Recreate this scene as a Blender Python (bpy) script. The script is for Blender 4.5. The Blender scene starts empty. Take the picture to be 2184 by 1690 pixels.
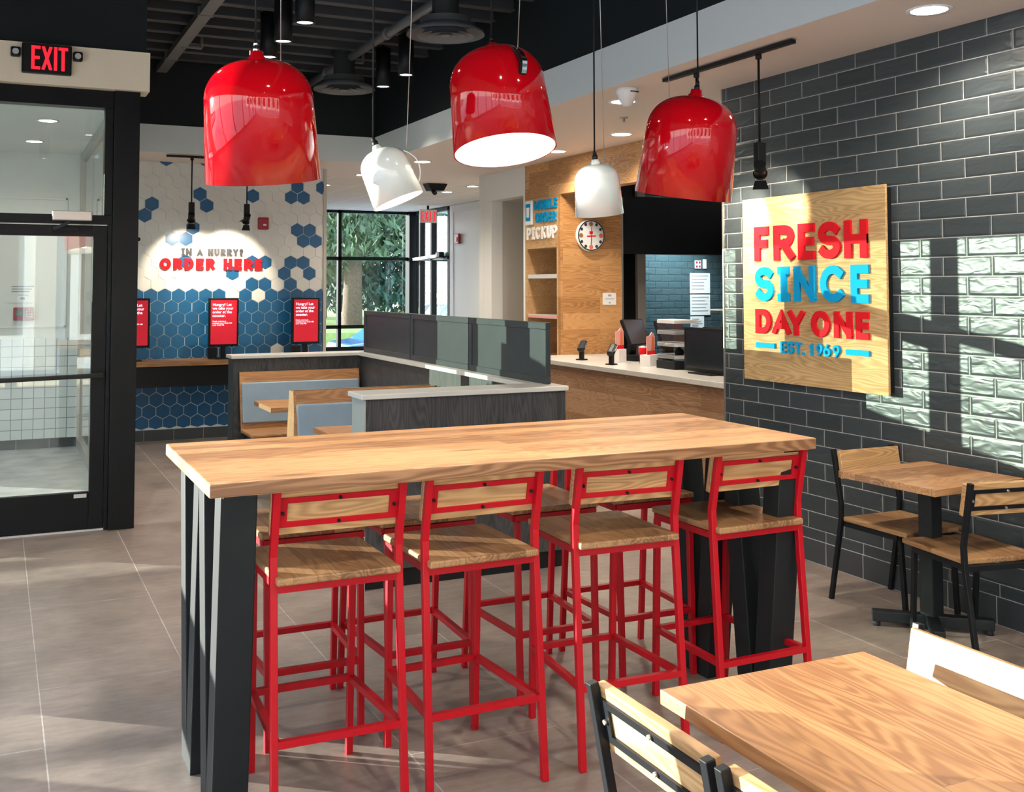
import bpy, bmesh, math, random
from mathutils import Vector, Matrix
random.seed(7)
C = bpy.context.scene
COL = C.collection
PI = math.pi

# ---------------------------------------------------------------- camera, sky, sun, exposure
cam_d = bpy.data.cameras.new('camera'); cam = bpy.data.objects.new('camera', cam_d); COL.objects.link(cam)
cam.location = (0, 0, 1.65)
cam.rotation_euler = (math.radians(90 + 2.73), 0, -math.radians(24.345))
cam_d.sensor_fit = 'HORIZONTAL'; cam_d.sensor_width = 36.0
cam_d.lens = 2243.97 * 36 / 2184
cam_d.shift_x = (1092 - 1008.7) / 2184
cam_d.shift_y = -(845 - 502.4) / 2184
cam_d.clip_start = 0.05; cam_d.clip_end = 400
C.camera = cam

C.view_settings.view_transform = 'Standard'; C.view_settings.look = 'None'
C.view_settings.exposure = 1.32; C.view_settings.gamma = 1.0
C.view_settings.use_curve_mapping = False

w = bpy.data.worlds.new('sky'); C.world = w; w.use_nodes = True
nt = w.node_tree; nt.nodes.clear()
wo = nt.nodes.new('ShaderNodeOutputWorld'); wb = nt.nodes.new('ShaderNodeBackground')
tc = nt.nodes.new('ShaderNodeTexCoord'); sp = nt.nodes.new('ShaderNodeSeparateXYZ'); rp = nt.nodes.new('ShaderNodeValToRGB')
nt.links.new(tc.outputs['Generated'], sp.inputs[0]); nt.links.new(sp.outputs['Z'], rp.inputs[0])
rp.color_ramp.elements[0].position = 0.0; rp.color_ramp.elements[0].color = (1.0, 0.97, 0.93, 1)
rp.color_ramp.elements[1].position = 0.55; rp.color_ramp.elements[1].color = (0.50, 0.70, 1.0, 1)
nt.links.new(rp.outputs[0], wb.inputs[0]); wb.inputs[1].default_value = 2.3
nt.links.new(wb.outputs[0], wo.inputs[0])

sun_d = bpy.data.lights.new('sun', 'SUN'); sun = bpy.data.objects.new('sun', sun_d); COL.objects.link(sun)
sun_d.energy = 11.5; sun_d.angle = math.radians(0.14); sun_d.color = (1.0, 0.95, 0.86)
SAZ, SEL = math.radians(-36.3), math.radians(6.35)      # heading of the light, and its height
sdir = Vector((math.cos(SAZ) * math.cos(SEL), math.sin(SAZ) * math.cos(SEL), -math.sin(SEL)))
sun.rotation_euler = sdir.to_track_quat('-Z', 'Y').to_euler()

# ---------------------------------------------------------------- materials
def mat(name):
    m = bpy.data.materials.new(name); m.use_nodes = True
    return m, m.node_tree, m.node_tree.nodes['Principled BSDF']

def plain(name, col, rough=0.5, metal=0.0, spec=0.5, coat=0.0, noise=0.0, nscale=30, bump=0.0, bscale=120):
    m, n, b = mat(name)
    b.inputs['Base Color'].default_value = (*col, 1); b.inputs['Roughness'].default_value = rough
    b.inputs['Metallic'].default_value = metal; b.inputs['Specular IOR Level'].default_value = spec
    b.inputs['Coat Weight'].default_value = coat; b.inputs['Coat Roughness'].default_value = 0.04
    t = n.nodes.new('ShaderNodeTexCoord')
    if noise:
        z = n.nodes.new('ShaderNodeTexNoise'); z.inputs['Scale'].default_value = nscale; z.inputs['Detail'].default_value = 5
        r = n.nodes.new('ShaderNodeValToRGB')
        r.color_ramp.elements[0].position = .3; r.color_ramp.elements[1].position = .7
        r.color_ramp.elements[0].color = (*[c * (1 - noise) for c in col], 1)
        r.color_ramp.elements[1].color = (*[min(1, c * (1 + noise)) for c in col], 1)
        n.links.new(t.outputs['Object'], z.inputs['Vector']); n.links.new(z.outputs['Fac'], r.inputs[0])
        n.links.new(r.outputs[0], b.inputs['Base Color'])
    if bump:
        z2 = n.nodes.new('ShaderNodeTexNoise'); z2.inputs['Scale'].default_value = bscale
        bp = n.nodes.new('ShaderNodeBump'); bp.inputs['Strength'].default_value = bump; bp.inputs['Distance'].default_value = .004
        n.links.new(t.outputs['Object'], z2.inputs['Vector']); n.links.new(z2.outputs['Fac'], bp.inputs['Height'])
        n.links.new(bp.outputs[0], b.inputs['Normal'])
    return m

def emit(name, col, s):
    m, n, b = mat(name)
    b.inputs['Base Color'].default_value = (*col, 1)
    b.inputs['Emission Color'].default_value = (*col, 1); b.inputs['Emission Strength'].default_value = s
    return m

def mth(n, op, a, b=None, c=None):
    q = n.nodes.new('ShaderNodeMath'); q.operation = op
    for i, v in enumerate((a, b, c)):
        if v is None: continue
        if isinstance(v, (int, float)): q.inputs[i].default_value = v
        else: n.links.new(v, q.inputs[i])
    return q.outputs[0]

def wood(name, axis, lo, hi, plank=None, rough=0.42, knots=0.85, dark=0.55, streak=0.5, coat=0.0):
    """oak: grain runs along `axis`; plank=(width axis, width, length) gives glued boards of differing tone"""
    m, n, b = mat(name); N = n.nodes; L = n.links
    t = N.new('ShaderNodeTexCoord'); info = N.new('ShaderNodeObjectInfo')
    off = N.new('ShaderNodeVectorMath'); off.operation = 'MULTIPLY_ADD'
    cmb = N.new('ShaderNodeCombineXYZ')
    for i in range(3): L.new(info.outputs['Random'], cmb.inputs[i])
    L.new(cmb.outputs[0], off.inputs[0]); off.inputs[1].default_value = (7.3, 5.1, 3.7); L.new(t.outputs['Object'], off.inputs[2])
    vec = off.outputs[0]
    tone = None
    if plank:
        wa, wd, ln = plank
        sx = N.new('ShaderNodeSeparateXYZ'); L.new(t.outputs['Object'], sx.inputs[0])
        cb = N.new('ShaderNodeCombineXYZ'); L.new(sx.outputs[axis], cb.inputs[0]); L.new(sx.outputs[wa], cb.inputs[1])
        bk = N.new('ShaderNodeTexBrick'); L.new(cb.outputs[0], bk.inputs['Vector'])
        bk.inputs['Scale'].default_value = 1; bk.inputs['Brick Width'].default_value = ln; bk.inputs['Row Height'].default_value = wd
        bk.inputs['Mortar Size'].default_value = 0.0012; bk.inputs['Mortar Smooth'].default_value = .3
        bk.inputs['Color1'].default_value = (0, 0, 0, 1); bk.inputs['Color2'].default_value = (1, 1, 1, 1); bk.inputs['Mortar'].default_value = (.15, .15, .15, 1)
        tone = bk.outputs['Color']
        of2 = N.new('ShaderNodeVectorMath'); of2.operation = 'MULTIPLY_ADD'
        L.new(tone, of2.inputs[0]); of2.inputs[1].default_value = (3.1, 3.3, 2.9); L.new(vec, of2.inputs[2]); vec = of2.outputs[0]
    def nz(along, across, scale, detail, dist=0.0):
        mp = N.new('ShaderNodeMapping'); s = [across] * 3; s['XYZ'.index(axis)] = along
        mp.inputs['Scale'].default_value = s; L.new(vec, mp.inputs[0])
        z = N.new('ShaderNodeTexNoise'); z.inputs['Scale'].default_value = scale; z.inputs['Detail'].default_value = detail
        z.inputs['Distortion'].default_value = dist; L.new(mp.outputs[0], z.inputs['Vector']); return z.outputs['Fac']
    big = nz(.55, 4.2, 1.6, 2)
    rings = mth(n, 'SINE', mth(n, 'MULTIPLY', big, 150.0))
    rings = mth(n, 'MULTIPLY_ADD', rings, .5, .5)
    fine = nz(5, 130, 1.0, 3)
    med = nz(.8, 9, 1.5, 4, .6)
    f = mth(n, 'ADD', mth(n, 'MULTIPLY', rings, .30), mth(n, 'MULTIPLY', fine, .34 * streak * 2))
    f = mth(n, 'ADD', f, mth(n, 'MULTIPLY', med, .55))
    if tone is not None: f = mth(n, 'ADD', f, mth(n, 'MULTIPLY_ADD', tone, .44, -.22))
    r = N.new('ShaderNodeValToRGB'); e = r.color_ramp.elements
    e[0].position = .34; e[0].color = (*lo, 1); e[1].position = .82; e[1].color = (*hi, 1)
    L.new(f, r.inputs[0]); col = r.outputs[0]
    # scattered dark knots
    mp = N.new('ShaderNodeMapping'); s = [5.5] * 3; s['XYZ'.index(axis)] = 1.6; mp.inputs['Scale'].default_value = s; L.new(vec, mp.inputs[0])
    v = N.new('ShaderNodeTexVoronoi'); v.inputs['Scale'].default_value = 1.0; L.new(mp.outputs[0], v.inputs['Vector'])
    kn = N.new('ShaderNodeMapRange'); L.new(v.outputs['Distance'], kn.inputs['Value'])
    kn.inputs['From Min'].default_value = .03; kn.inputs['From Max'].default_value = .16; kn.inputs['To Min'].default_value = knots; kn.inputs['To Max'].default_value = 0
    mx = N.new('ShaderNodeMix'); mx.data_type = 'RGBA'; L.new(kn.outputs[0], mx.inputs['Factor']); L.new(col, mx.inputs['A'])
    mx.inputs['B'].default_value = (*[c * (1 - dark) for c in lo], 1)
    L.new(mx.outputs['Result'], b.inputs['Base Color'])
    b.inputs['Roughness'].default_value = rough; b.inputs['Coat Weight'].default_value = coat; b.inputs['Coat Roughness'].default_value = .2
    bp = N.new('ShaderNodeBump'); bp.inputs['Strength'].default_value = .12; bp.inputs['Distance'].default_value = .002
    L.new(fine, bp.inputs['Height']); L.new(bp.outputs[0], b.inputs['Normal'])
    return m

def bricks(name, ua, va, bw, bh, c1, c2, grout, mortar=.004, rough=.2, offset=.5, u0=0, v0=0, wavy=0.0, spec=.5, blotch=0.0, coat=0.0):
    m, n, b = mat(name); N = n.nodes; L = n.links
    t = N.new('ShaderNodeTexCoord'); sx = N.new('ShaderNodeSeparateXYZ'); L.new(t.outputs['Object'], sx.inputs[0])
    cb = N.new('ShaderNodeCombineXYZ')
    L.new(mth(n, 'SUBTRACT', sx.outputs[ua], u0), cb.inputs[0]); L.new(mth(n, 'SUBTRACT', sx.outputs[va], v0), cb.inputs[1])
    bk = N.new('ShaderNodeTexBrick'); L.new(cb.outputs[0], bk.inputs['Vector'])
    for k, v in (('Scale', 1), ('Brick Width', bw), ('Row Height', bh), ('Mortar Size', mortar), ('Mortar Smooth', .15)): bk.inputs[k].default_value = v
    bk.offset = offset
    bk.inputs['Color1'].default_value = (*c1, 1); bk.inputs['Color2'].default_value = (*c2, 1); bk.inputs['Mortar'].default_value = (*grout, 1)
    col = bk.outputs['Color']
    if blotch:
        z = N.new('ShaderNodeTexNoise'); z.inputs['Scale'].default_value = 1.7; z.inputs['Detail'].default_value = 8; z.inputs['Roughness'].default_value = .62
        L.new(t.outputs['Object'], z.inputs['Vector'])
        hs = N.new('ShaderNodeMapRange'); L.new(z.outputs['Fac'], hs.inputs['Value'])
        hs.inputs['From Min'].default_value = .3; hs.inputs['From Max'].default_value = .7
        hs.inputs['To Min'].default_value = 1 - blotch; hs.inputs['To Max'].default_value = 1 + blotch
        mp2 = N.new('ShaderNodeMapping'); mp2.inputs['Scale'].default_value = (5, 16, 10); L.new(t.outputs['Object'], mp2.inputs[0])
        z3 = N.new('ShaderNodeTexNoise'); z3.inputs['Scale'].default_value = 1.6; z3.inputs['Detail'].default_value = 9; z3.inputs['Roughness'].default_value = .7; L.new(mp2.outputs[0], z3.inputs['Vector'])
        fm = N.new('ShaderNodeMapRange'); L.new(z3.outputs['Fac'], fm.inputs['Value'])
        fm.inputs['From Min'].default_value = .3; fm.inputs['From Max'].default_value = .7; fm.inputs['To Min'].default_value = .80; fm.inputs['To Max'].default_value = 1.20
        vm = N.new('ShaderNodeVectorMath'); vm.operation = 'SCALE'; L.new(col, vm.inputs[0]); L.new(mth(n, 'MULTIPLY', hs.outputs[0], fm.outputs[0]), vm.inputs['Scale']); col = vm.outputs[0]
    L.new(col, b.inputs['Base Color'])
    rr = N.new('ShaderNodeMapRange'); L.new(bk.outputs['Fac'], rr.inputs['Value']); rr.inputs['To Min'].default_value = rough; rr.inputs['To Max'].default_value = .8
    L.new(rr.outputs[0], b.inputs['Roughness']); b.inputs['Specular IOR Level'].default_value = spec
    b.inputs['Coat Weight'].default_value = coat; b.inputs['Coat Roughness'].default_value = .12
    h = mth(n, 'MULTIPLY', bk.outputs['Fac'], -.6 if wavy else -1.0)
    if wavy:
        # every glazed tile has its own ripples and a pillowed rim
        cid = N.new('ShaderNodeTexBrick'); L.new(cb.outputs[0], cid.inputs['Vector'])
        for k, v in (('Scale', 1), ('Brick Width', bw), ('Row Height', bh), ('Mortar Size', 0.0)): cid.inputs[k].default_value = v
        cid.inputs['Color1'].default_value = (0, 0, 0, 1); cid.inputs['Color2'].default_value = (1, 1, 1, 1); cid.offset = offset
        vo = N.new('ShaderNodeVectorMath'); vo.operation = 'MULTIPLY_ADD'; L.new(cid.outputs['Color'], vo.inputs[0])
        vo.inputs[1].default_value = (4, 6, 5); L.new(cb.outputs[0], vo.inputs[2])
        mp = N.new('ShaderNodeMapping'); mp.inputs['Scale'].default_value = (8, 21, 8); mp.inputs['Rotation'].default_value = (0, 0, .2); L.new(vo.outputs[0], mp.inputs[0])
        z = N.new('ShaderNodeTexNoise'); z.inputs['Scale'].default_value = 1; z.inputs['Detail'].default_value = 1.5; z.inputs['Distortion'].default_value = .8
        L.new(mp.outputs[0], z.inputs['Vector'])
        soft = N.new('ShaderNodeTexBrick'); L.new(cb.outputs[0], soft.inputs['Vector'])
        for k, v in (('Scale', 1), ('Brick Width', bw), ('Row Height', bh), ('Mortar Size', .016), ('Mortar Smooth', 1.0)): soft.inputs[k].default_value = v
        soft.offset = offset
        h = mth(n, 'ADD', h, mth(n, 'MULTIPLY', z.outputs['Fac'], wavy)); h = mth(n, 'ADD', h, mth(n, 'MULTIPLY', soft.outputs['Fac'], -.30))
    bp = N.new('ShaderNodeBump'); bp.inputs['Strength'].default_value = .7 if wavy else .5; bp.inputs['Distance'].default_value = .012 if wavy else .003
    L.new(h, bp.inputs['Height']); L.new(bp.outputs[0], b.inputs['Normal'])
    return m

def glass_mat(name, tint=(.92, .97, .96), refl=1.0):
    m = bpy.data.materials.new(name); m.use_nodes = True; n = m.node_tree; n.nodes.clear()
    o = n.nodes.new('ShaderNodeOutputMaterial'); tr = n.nodes.new('ShaderNodeBsdfTransparent'); gl = n.nodes.new('ShaderNodeBsdfGlossy')
    lw = n.nodes.new('ShaderNodeLayerWeight'); fr = n.nodes.new('ShaderNodeMath'); fr.operation = 'POWER'; fr.inputs[1].default_value = 5.0
    ma = n.nodes.new('ShaderNodeMath'); ma.operation = 'MULTIPLY_ADD'; ma.inputs[1].default_value = .94; ma.inputs[2].default_value = .045
    n.links.new(lw.outputs['Facing'], fr.inputs[0]); n.links.new(fr.outputs[0], ma.inputs[0]); mx = n.nodes.new('ShaderNodeMixShader')
    tr.inputs[0].default_value = (*tint, 1); gl.inputs['Roughness'].default_value = 0.01
    gl.inputs[0].default_value = (refl, refl, refl, 1)
    n.links.new(ma.outputs[0], mx.inputs[0]); n.links.new(tr.outputs[0], mx.inputs[1]); n.links.new(gl.outputs[0], mx.inputs[2]); n.links.new(mx.outputs[0], o.inputs[0])
    return m

OAK_LO, OAK_HI = (.28, .120, .043), (.54, .275, .115)
M = dict(
    red=plain('red_gloss', (.47, .0015, .007), .06, spec=.45, coat=.25),
    stool_red=plain('red_powder_coat', (.44, .003, .011), .38, spec=.32),
    white_gloss=plain('white_gloss', (.60, .65, .64), .12, coat=1.0),
    white_in=plain('white_enamel', (.86, .86, .84), .4),
    black=plain('black_plastic', (.008, .009, .010), .4, spec=.25),
    black_steel=plain('black_steel', (.009, .010, .012), .4, spec=.2),
    leg_steel=plain('dark_painted_steel', (.009, .012, .014), .52, spec=.30),
    frame=plain('dark_bronze_aluminium', (.008, .009, .010), .38, spec=.16),
    alum=plain('aluminium', (.52, .50, .46), .32, metal=.8),
    chrome=plain('chrome', (.8, .8, .8), .08, metal=1.0),
    deck=plain('dark_ceiling_paint', (.016, .019, .021), .7, spec=.3),
    joist=plain('dark_joist_paint', (.055, .058, .063), .6, spec=.4),
    pipe=plain('grey_pipe_paint', (.15, .155, .16), .5),
    darkwall=plain('charcoal_paint', (.013, .018, .020), .6, spec=.2),
    cream=plain('cream_paint', (.92, .80, .60), .6, noise=.03, nscale=2),
    soffit=plain('warm_white_paint', (.76, .66, .58), .6), daylit_white=plain('daylit_soffit_white', (.74, .78, .77), .6),  # one soffit paint in two copies, the cool one carries the daylight
    offwhite=plain('white_paint', (.78, .78, .76), .55),
    greige=plain('greige_paint', (.52, .48, .42), .6),
    stone=plain('white_quartz', (.62, .60, .56), .25, noise=.06, nscale=60),
    cap=plain('grey_solid_surface', (.55, .55, .53), .3),
    vinyl=plain('blue_grey_vinyl', (.20, .28, .36), .45, noise=.05, nscale=8),
    slate=plain('slate_panel', (.032, .040, .046), .35, spec=.3, noise=.12, nscale=6),
    sunlit_end=plain('sunlit_end_grey', (.30, .34, .33), .4),  # pale partition end, sunlight put into the colour
    paper=plain('paper', (.80, .79, .78), .7),
    ink=plain('ink', (.05, .05, .06), .7),
    grayink=plain('pale_ink', (.35, .35, .37), .7),
    sign_red=plain('sign_red', (.66, .010, .018), .75, spec=.12),
    sign_blue=plain('sign_blue', (.004, .30, .60), .75, spec=.12),
    sign_dark=plain('sign_charcoal', (.035, .035, .042), .4),
    sign_white=plain('sign_white', (.86, .84, .82), .4),
    hexblue=plain('blue_hex_tile', (.008, .092, .225), .3, noise=.10, nscale=3),
    hexwhite=plain('white_hex_tile', (.70, .685, .65), .35),
    grout=plain('white_grout', (.72, .73, .73), .8),
    alarm=plain('alarm_red', (.33, .01, .03), .35),
    clear=glass_mat('clear_acrylic', (.90, .92, .94), 1.0),
    glass=glass_mat('window_glass', (.94, .97, .96)),
    tinted=glass_mat('tinted_glass', (.515, .57, .53)),
    lamp=emit('lamp_diffuser', (1, .95, .86), 9.0),
    bulb=emit('bulb', (1, .93, .82), 18.0),
    exit_red=emit('exit_red', (1.0, .012, .03), .42),
    screen=emit('screen_red', (.50, .006, .022), .26),
    screen_text=emit('screen_text', (.9, .8, .95), .33),
    dark_screen=plain('dark_screen', (.06, .045, .04), .15),
    pink=plain('pink_carton', (.80, .36, .33), .5), orange=plain('orange_print', (.75, .18, .06), .5),
    white_card=plain('white_card', (.74, .70, .68), .6),
    rubber=plain('rubber', (.02, .02, .02), .8),
    asphalt=plain('asphalt', (.42, .43, .45), .9, noise=.2, nscale=3),
    grass=plain('grass', (.20, .30, .07), .9, noise=.3, nscale=4),
    trunk=plain('bark', (.14, .10, .08), .9, noise=.35, nscale=14),
    leaf=plain('cedar_foliage', (.020, .075, .055), .7, noise=.45, nscale=2.5),
    leaf2=plain('yellow_green_foliage', (.07, .13, .06), .7, noise=.4, nscale=2.5),
    carblue=plain('blue_car_paint', (.04, .16, .42), .2, coat=.8),
    tent=plain('blue_tarp', (.05, .30, .62), .5),
    sun_blocker=plain('sun_slat_grey', (.12, .11, .10), .8),
)
M['ply'] = plain('board_edge', (.35, .18, .08), .5)
M['oak_x'] = wood('oak_x', 'X', (.20, .088, .035), (.48, .255, .118), ('Y', .087, 6.0), coat=.15)
M['oak_y'] = wood('oak_y', 'Y', OAK_LO, OAK_HI, ('X', .10, 3.0), coat=.15)
M['seat'] = wood('seat_oak', 'Y', (.17, .078, .031), (.38, .21, .095), ('X', .075, 3.0), coat=.1)
M['back'] = wood('back_oak', 'X', (.33, .17, .07), (.60, .36, .165), None, knots=.25)
M['panel_x'] = wood('panel_oak_x', 'X', (.36, .16, .05), (.60, .31, .12), ('Z', .17, .9), knots=.12, rough=.5)
M['panel_y'] = wood('panel_oak_y', 'Y', (.36, .17, .06), (.60, .33, .14), ('Z', .17, .9), knots=.12, rough=.5)
M['counter_front'] = wood('counter_oak', 'Y', (.25, .13, .065), (.44, .26, .145), ('Z', .23, 1.4), knots=.1, rough=.5)
M['plaque'] = wood('plaque_oak', 'Y', (.36, .215, .085), (.58, .375, .175), None, knots=.3, rough=.85)
M['dark_lam'] = wood('dark_laminate', 'Z', (.017, .018, .020), (.060, .060, .064), None, knots=0, rough=.45)
M['booth_wood'] = wood('booth_oak', 'X', (.25, .11, .04), (.45, .22, .09), None, knots=.15, coat=.1)
M['floor'] = bricks('floor_tile', 'Y', 'X', 1.18, .585, (.245, .196, .168), (.285, .232, .202), (.38, .34, .31), .0028, .36, .5, .0, .19 - .585, blotch=.34, spec=.45)
M['tile'] = bricks('black_glazed_tile', 'Y', 'Z', .295, .10, (.034, .043, .048), (.050, .061, .067), (.36, .36, .35), .0026, .36, .5, 3.678, -.002, wavy=.62)
M['base_tile'] = bricks('base_tile', 'Y', 'Z', .29, .136, (.045, .050, .056), (.055, .060, .066), (.36, .36, .36), .003, .4, 0, 3.694, 0)
M['base_tile_x'] = bricks('base_tile_x', 'X', 'Z', .31, .12, (.045, .050, .056), (.055, .060, .066), (.30, .30, .30), .003, .4, 0, 1.45, 0)
M['vest_tile'] = bricks('vestibule_tile', 'X', 'Z', .105, .105, (.66, .70, .71), (.76, .79, .80), (.22, .24, .26), .0035, .22, 0, 0.05, .09)
M['vest_floor'] = plain('vestibule_floor', (.42, .42, .42), .45, noise=.25, nscale=4)
M['kitchen_tile'] = bricks('kitchen_tile', 'X', 'Z', .20, .085, (.05, .085, .10), (.06, .10, .115), (.02, .03, .035), .003, .2, .5, wavy=1.0)
M['acoustic'] = bricks('ceiling_grid', 'X', 'Y', .61, 1.22, (.70, .64, .56), (.74, .68, .60), (.80, .78, .74), .02, .8, 0, .1, .2)

# ---------------------------------------------------------------- mesh helpers
class MB:
    def __init__(s): s.bm = bmesh.new()
    def face(s, vs, mi=0):
        f = s.bm.faces.new(vs); f.material_index = mi; return f
    def box(s, x0, x1, y0, y1, z0, z1, mi=0, T=None):
        P = [(x0, y0, z0), (x1, y0, z0), (x1, y1, z0), (x0, y1, z0), (x0, y0, z1), (x1, y0, z1), (x1, y1, z1), (x0, y1, z1)]
        v = [s.bm.verts.new(T @ Vector(p) if T else p) for p in P]
        for q in ((3, 2, 1, 0), (4, 5, 6, 7), (0, 1, 5, 4), (1, 2, 6, 5), (2, 3, 7, 6), (3, 0, 4, 7)): s.face([v[i] for i in q], mi)
        return s
    def bar(s, p, q, wx, wy, ref=(0, 1, 0), mi=0):
        """rectangular bar from p to q; wy measured along ref, wx across it"""
        p, q = Vector(p), Vector(q); d = (q - p).normalized(); r = Vector(ref)
        b = (r - d * r.dot(d)).normalized(); a = b.cross(d)
        v = []
        for o in (p, q):
            for i, j in ((-1, -1), (1, -1), (1, 1), (-1, 1)): v.append(s.bm.verts.new(o + a * i * wx / 2 + b * j * wy / 2))
        for k in ((3, 2, 1, 0), (4, 5, 6, 7), (0, 1, 5, 4), (1, 2, 6, 5), (2, 3, 7, 6), (3, 0, 4, 7)): s.face([v[i] for i in k], mi)
        return s
    def path(s, pts, wx, wy, ref=(1, 0, 0)):
        """square tube along a polyline with mitred corners; wx along ref"""
        pts = [Vector(p) for p in pts]; r = Vector(ref).normalized(); rings = []
        for i, p in enumerate(pts):
            d0 = (pts[i] - pts[i - 1]).normalized() if i else None
            d1 = (pts[i + 1] - pts[i]).normalized() if i < len(pts) - 1 else None
            d = (d0 + d1).normalized() if d0 and d1 else (d0 or d1)
            k = 1 / max(.4, d.dot(d0)) if d0 and d1 else 1
            a = (r - d * r.dot(d)).normalized(); b = d.cross(a)
            rings.append([s.bm.verts.new(p + a * i2 * wx / 2 + b * j2 * wy / 2 * k) for i2, j2 in ((-1, -1), (1, -1), (1, 1), (-1, 1))])
        for A, B in zip(rings, rings[1:]):
            for i in range(4): s.face([A[i], A[(i + 1) % 4], B[(i + 1) % 4], B[i]])
        s.face(rings[0][::-1]); s.face(rings[-1]); return s
    def cyl(s, p, q, r, r2=None, n=20, mi=0, caps=True):
        p, q = Vector(p), Vector(q); r2 = r if r2 is None else r2; d = (q - p).normalized()
        a = d.orthogonal().normalized(); b = d.cross(a); A, B = [], []
        for i in range(n):
            t = 2 * PI * i / n; u = a * math.cos(t) + b * math.sin(t)
            A.append(s.bm.verts.new(p + u * r)); B.append(s.bm.verts.new(q + u * r2))
        for i in range(n):
            f = s.face([A[i], A[(i + 1) % n], B[(i + 1) % n], B[i]], mi); f.smooth = True
        if caps: s.face(A[::-1], mi); s.face(B, mi)
        return s
    def tube(s, pts, r, n=8, mi=0):
        pts = [Vector(p) for p in pts]; rings = []; a = None
        for i, p in enumerate(pts):
            d = (pts[min(i + 1, len(pts) - 1)] - pts[max(i - 1, 0)]).normalized()
            a = d.orthogonal().normalized() if a is None else (a - d * a.dot(d)).normalized()
            b = d.cross(a)
            rings.append([s.bm.verts.new(p + (a * math.cos(2 * PI * k / n) + b * math.sin(2 * PI * k / n)) * r) for k in range(n)])
        for A, B in zip(rings, rings[1:]):
            for k in range(n):
                f = s.face([A[k], A[(k + 1) % n], B[(k + 1) % n], B[k]], mi); f.smooth = True
        s.face(rings[0][::-1], mi); s.face(rings[-1], mi); return s
    def lathe(s, prof, n=48, mis=None, T=None):
        """profile of (r, z) turned round local Z; mis gives a material index per segment"""
        R = []
        for r, z in prof:
            if r < 1e-6: R.append([s.bm.verts.new(T @ Vector((0, 0, z)) if T else (0, 0, z))]); continue
            R.append([s.bm.verts.new((T @ Vector((r * math.cos(2 * PI * i / n), r * math.sin(2 * PI * i / n), z))) if T else (r * math.cos(2 * PI * i / n), r * math.sin(2 * PI * i / n), z)) for i in range(n)])
        for k, (A, B) in enumerate(zip(R, R[1:])):
            mi = mis[k] if mis else 0
            for i in range(n):
                j = (i + 1) % n
                q = [A[0], B[j], B[i]] if len(A) == 1 else ([A[i], A[j], B[0]] if len(B) == 1 else [A[i], A[j], B[j], B[i]])
                f = s.face(q, mi); f.smooth = True
        return s
    def prism(s, poly, o, eu, ev, dep, mi=0):
        """polygon (u, v) placed at o on axes eu, ev and raised by dep along eu x ev"""
        o, eu, ev = Vector(o), Vector(eu), Vector(ev); en = eu.cross(ev).normalized() * dep
        A = [s.bm.verts.new(o + eu * u + ev * v) for u, v in poly]; B = [s.bm.verts.new(x.co + en) for x in A]; n = len(poly)
        s.face(A[::-1], mi); s.face(B, mi)
        for i in range(n): s.face([A[i], A[(i + 1) % n], B[(i + 1) % n], B[i]], mi)
        return s
    def strip(s, pts, t, o, eu, ev, dep, closed=False, mi=0, clip=None):
        """thick polyline in (u, v), square ends"""
        P = [Vector((a, b)) for a, b in pts]; n = len(P)
        if not closed:
            P[0] = P[0] + (P[0] - P[1]).normalized() * t / 2; P[-1] = P[-1] + (P[-1] - P[-2]).normalized() * t / 2
        Lf, Rt = [], []
        for i in range(n):
            d0 = (P[i] - P[i - 1]).normalized() if (i or closed) else None
            d1 = (P[(i + 1) % n] - P[i]).normalized() if (i < n - 1 or closed) else None
            if d0 is None: d0 = d1
            if d1 is None: d1 = d0
            n0, n1 = Vector((-d0.y, d0.x)), Vector((-d1.y, d1.x)); mm = n0 + n1
            mm = mm.normalized() if mm.length > 1e-6 else n0
            k = 1 / max(.38, mm.dot(n0))
            Lf.append(P[i] + mm * t / 2 * k); Rt.append(P[i] - mm * t / 2 * k)
        if clip:
            for q in Lf + Rt: q.y = max(clip[0], min(clip[1], q.y))
        o, eu, ev = Vector(o), Vector(eu), Vector(ev); en = eu.cross(ev).normalized() * dep
        g = lambda p: o + eu * p.x + ev * p.y
        V = [[s.bm.verts.new(g(l)), s.bm.verts.new(g(r)), s.bm.verts.new(g(r) + en), s.bm.verts.new(g(l) + en)] for l, r in zip(Lf, Rt)]
        rng = range(n if closed else n - 1)
        for i in rng:
            A, B = V[i], V[(i + 1) % n]
            for k in range(4): s.face([A[k], B[k], B[(k + 1) % 4], A[(k + 1) % 4]], mi)
        if not closed: s.face(V[0], mi); s.face(V[-1][::-1], mi)
        return s
    def build(s, name, mats, parent=None, bevel=0.0, world=False, loc=None, recalc=True, seg=2):
        if recalc: bmesh.ops.recalc_face_normals(s.bm, faces=s.bm.faces[:])
        if world and parent is not None: s.bm.transform(parent.matrix_basis.inverted())
        me = bpy.data.meshes.new(name); s.bm.to_mesh(me); s.bm.free()
        for m in (mats if isinstance(mats, (list, tuple)) else [mats]): me.materials.append(m)
        o = bpy.data.objects.new(name, me); COL.objects.link(o)
        if parent is not None: o.parent = parent
        if loc: o.location = loc
        if bevel:
            md = o.modifiers.new('edge', 'BEVEL'); md.width = bevel; md.segments = seg; md.limit_method = 'ANGLE'; md.angle_limit = math.radians(40)
        return o

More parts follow.
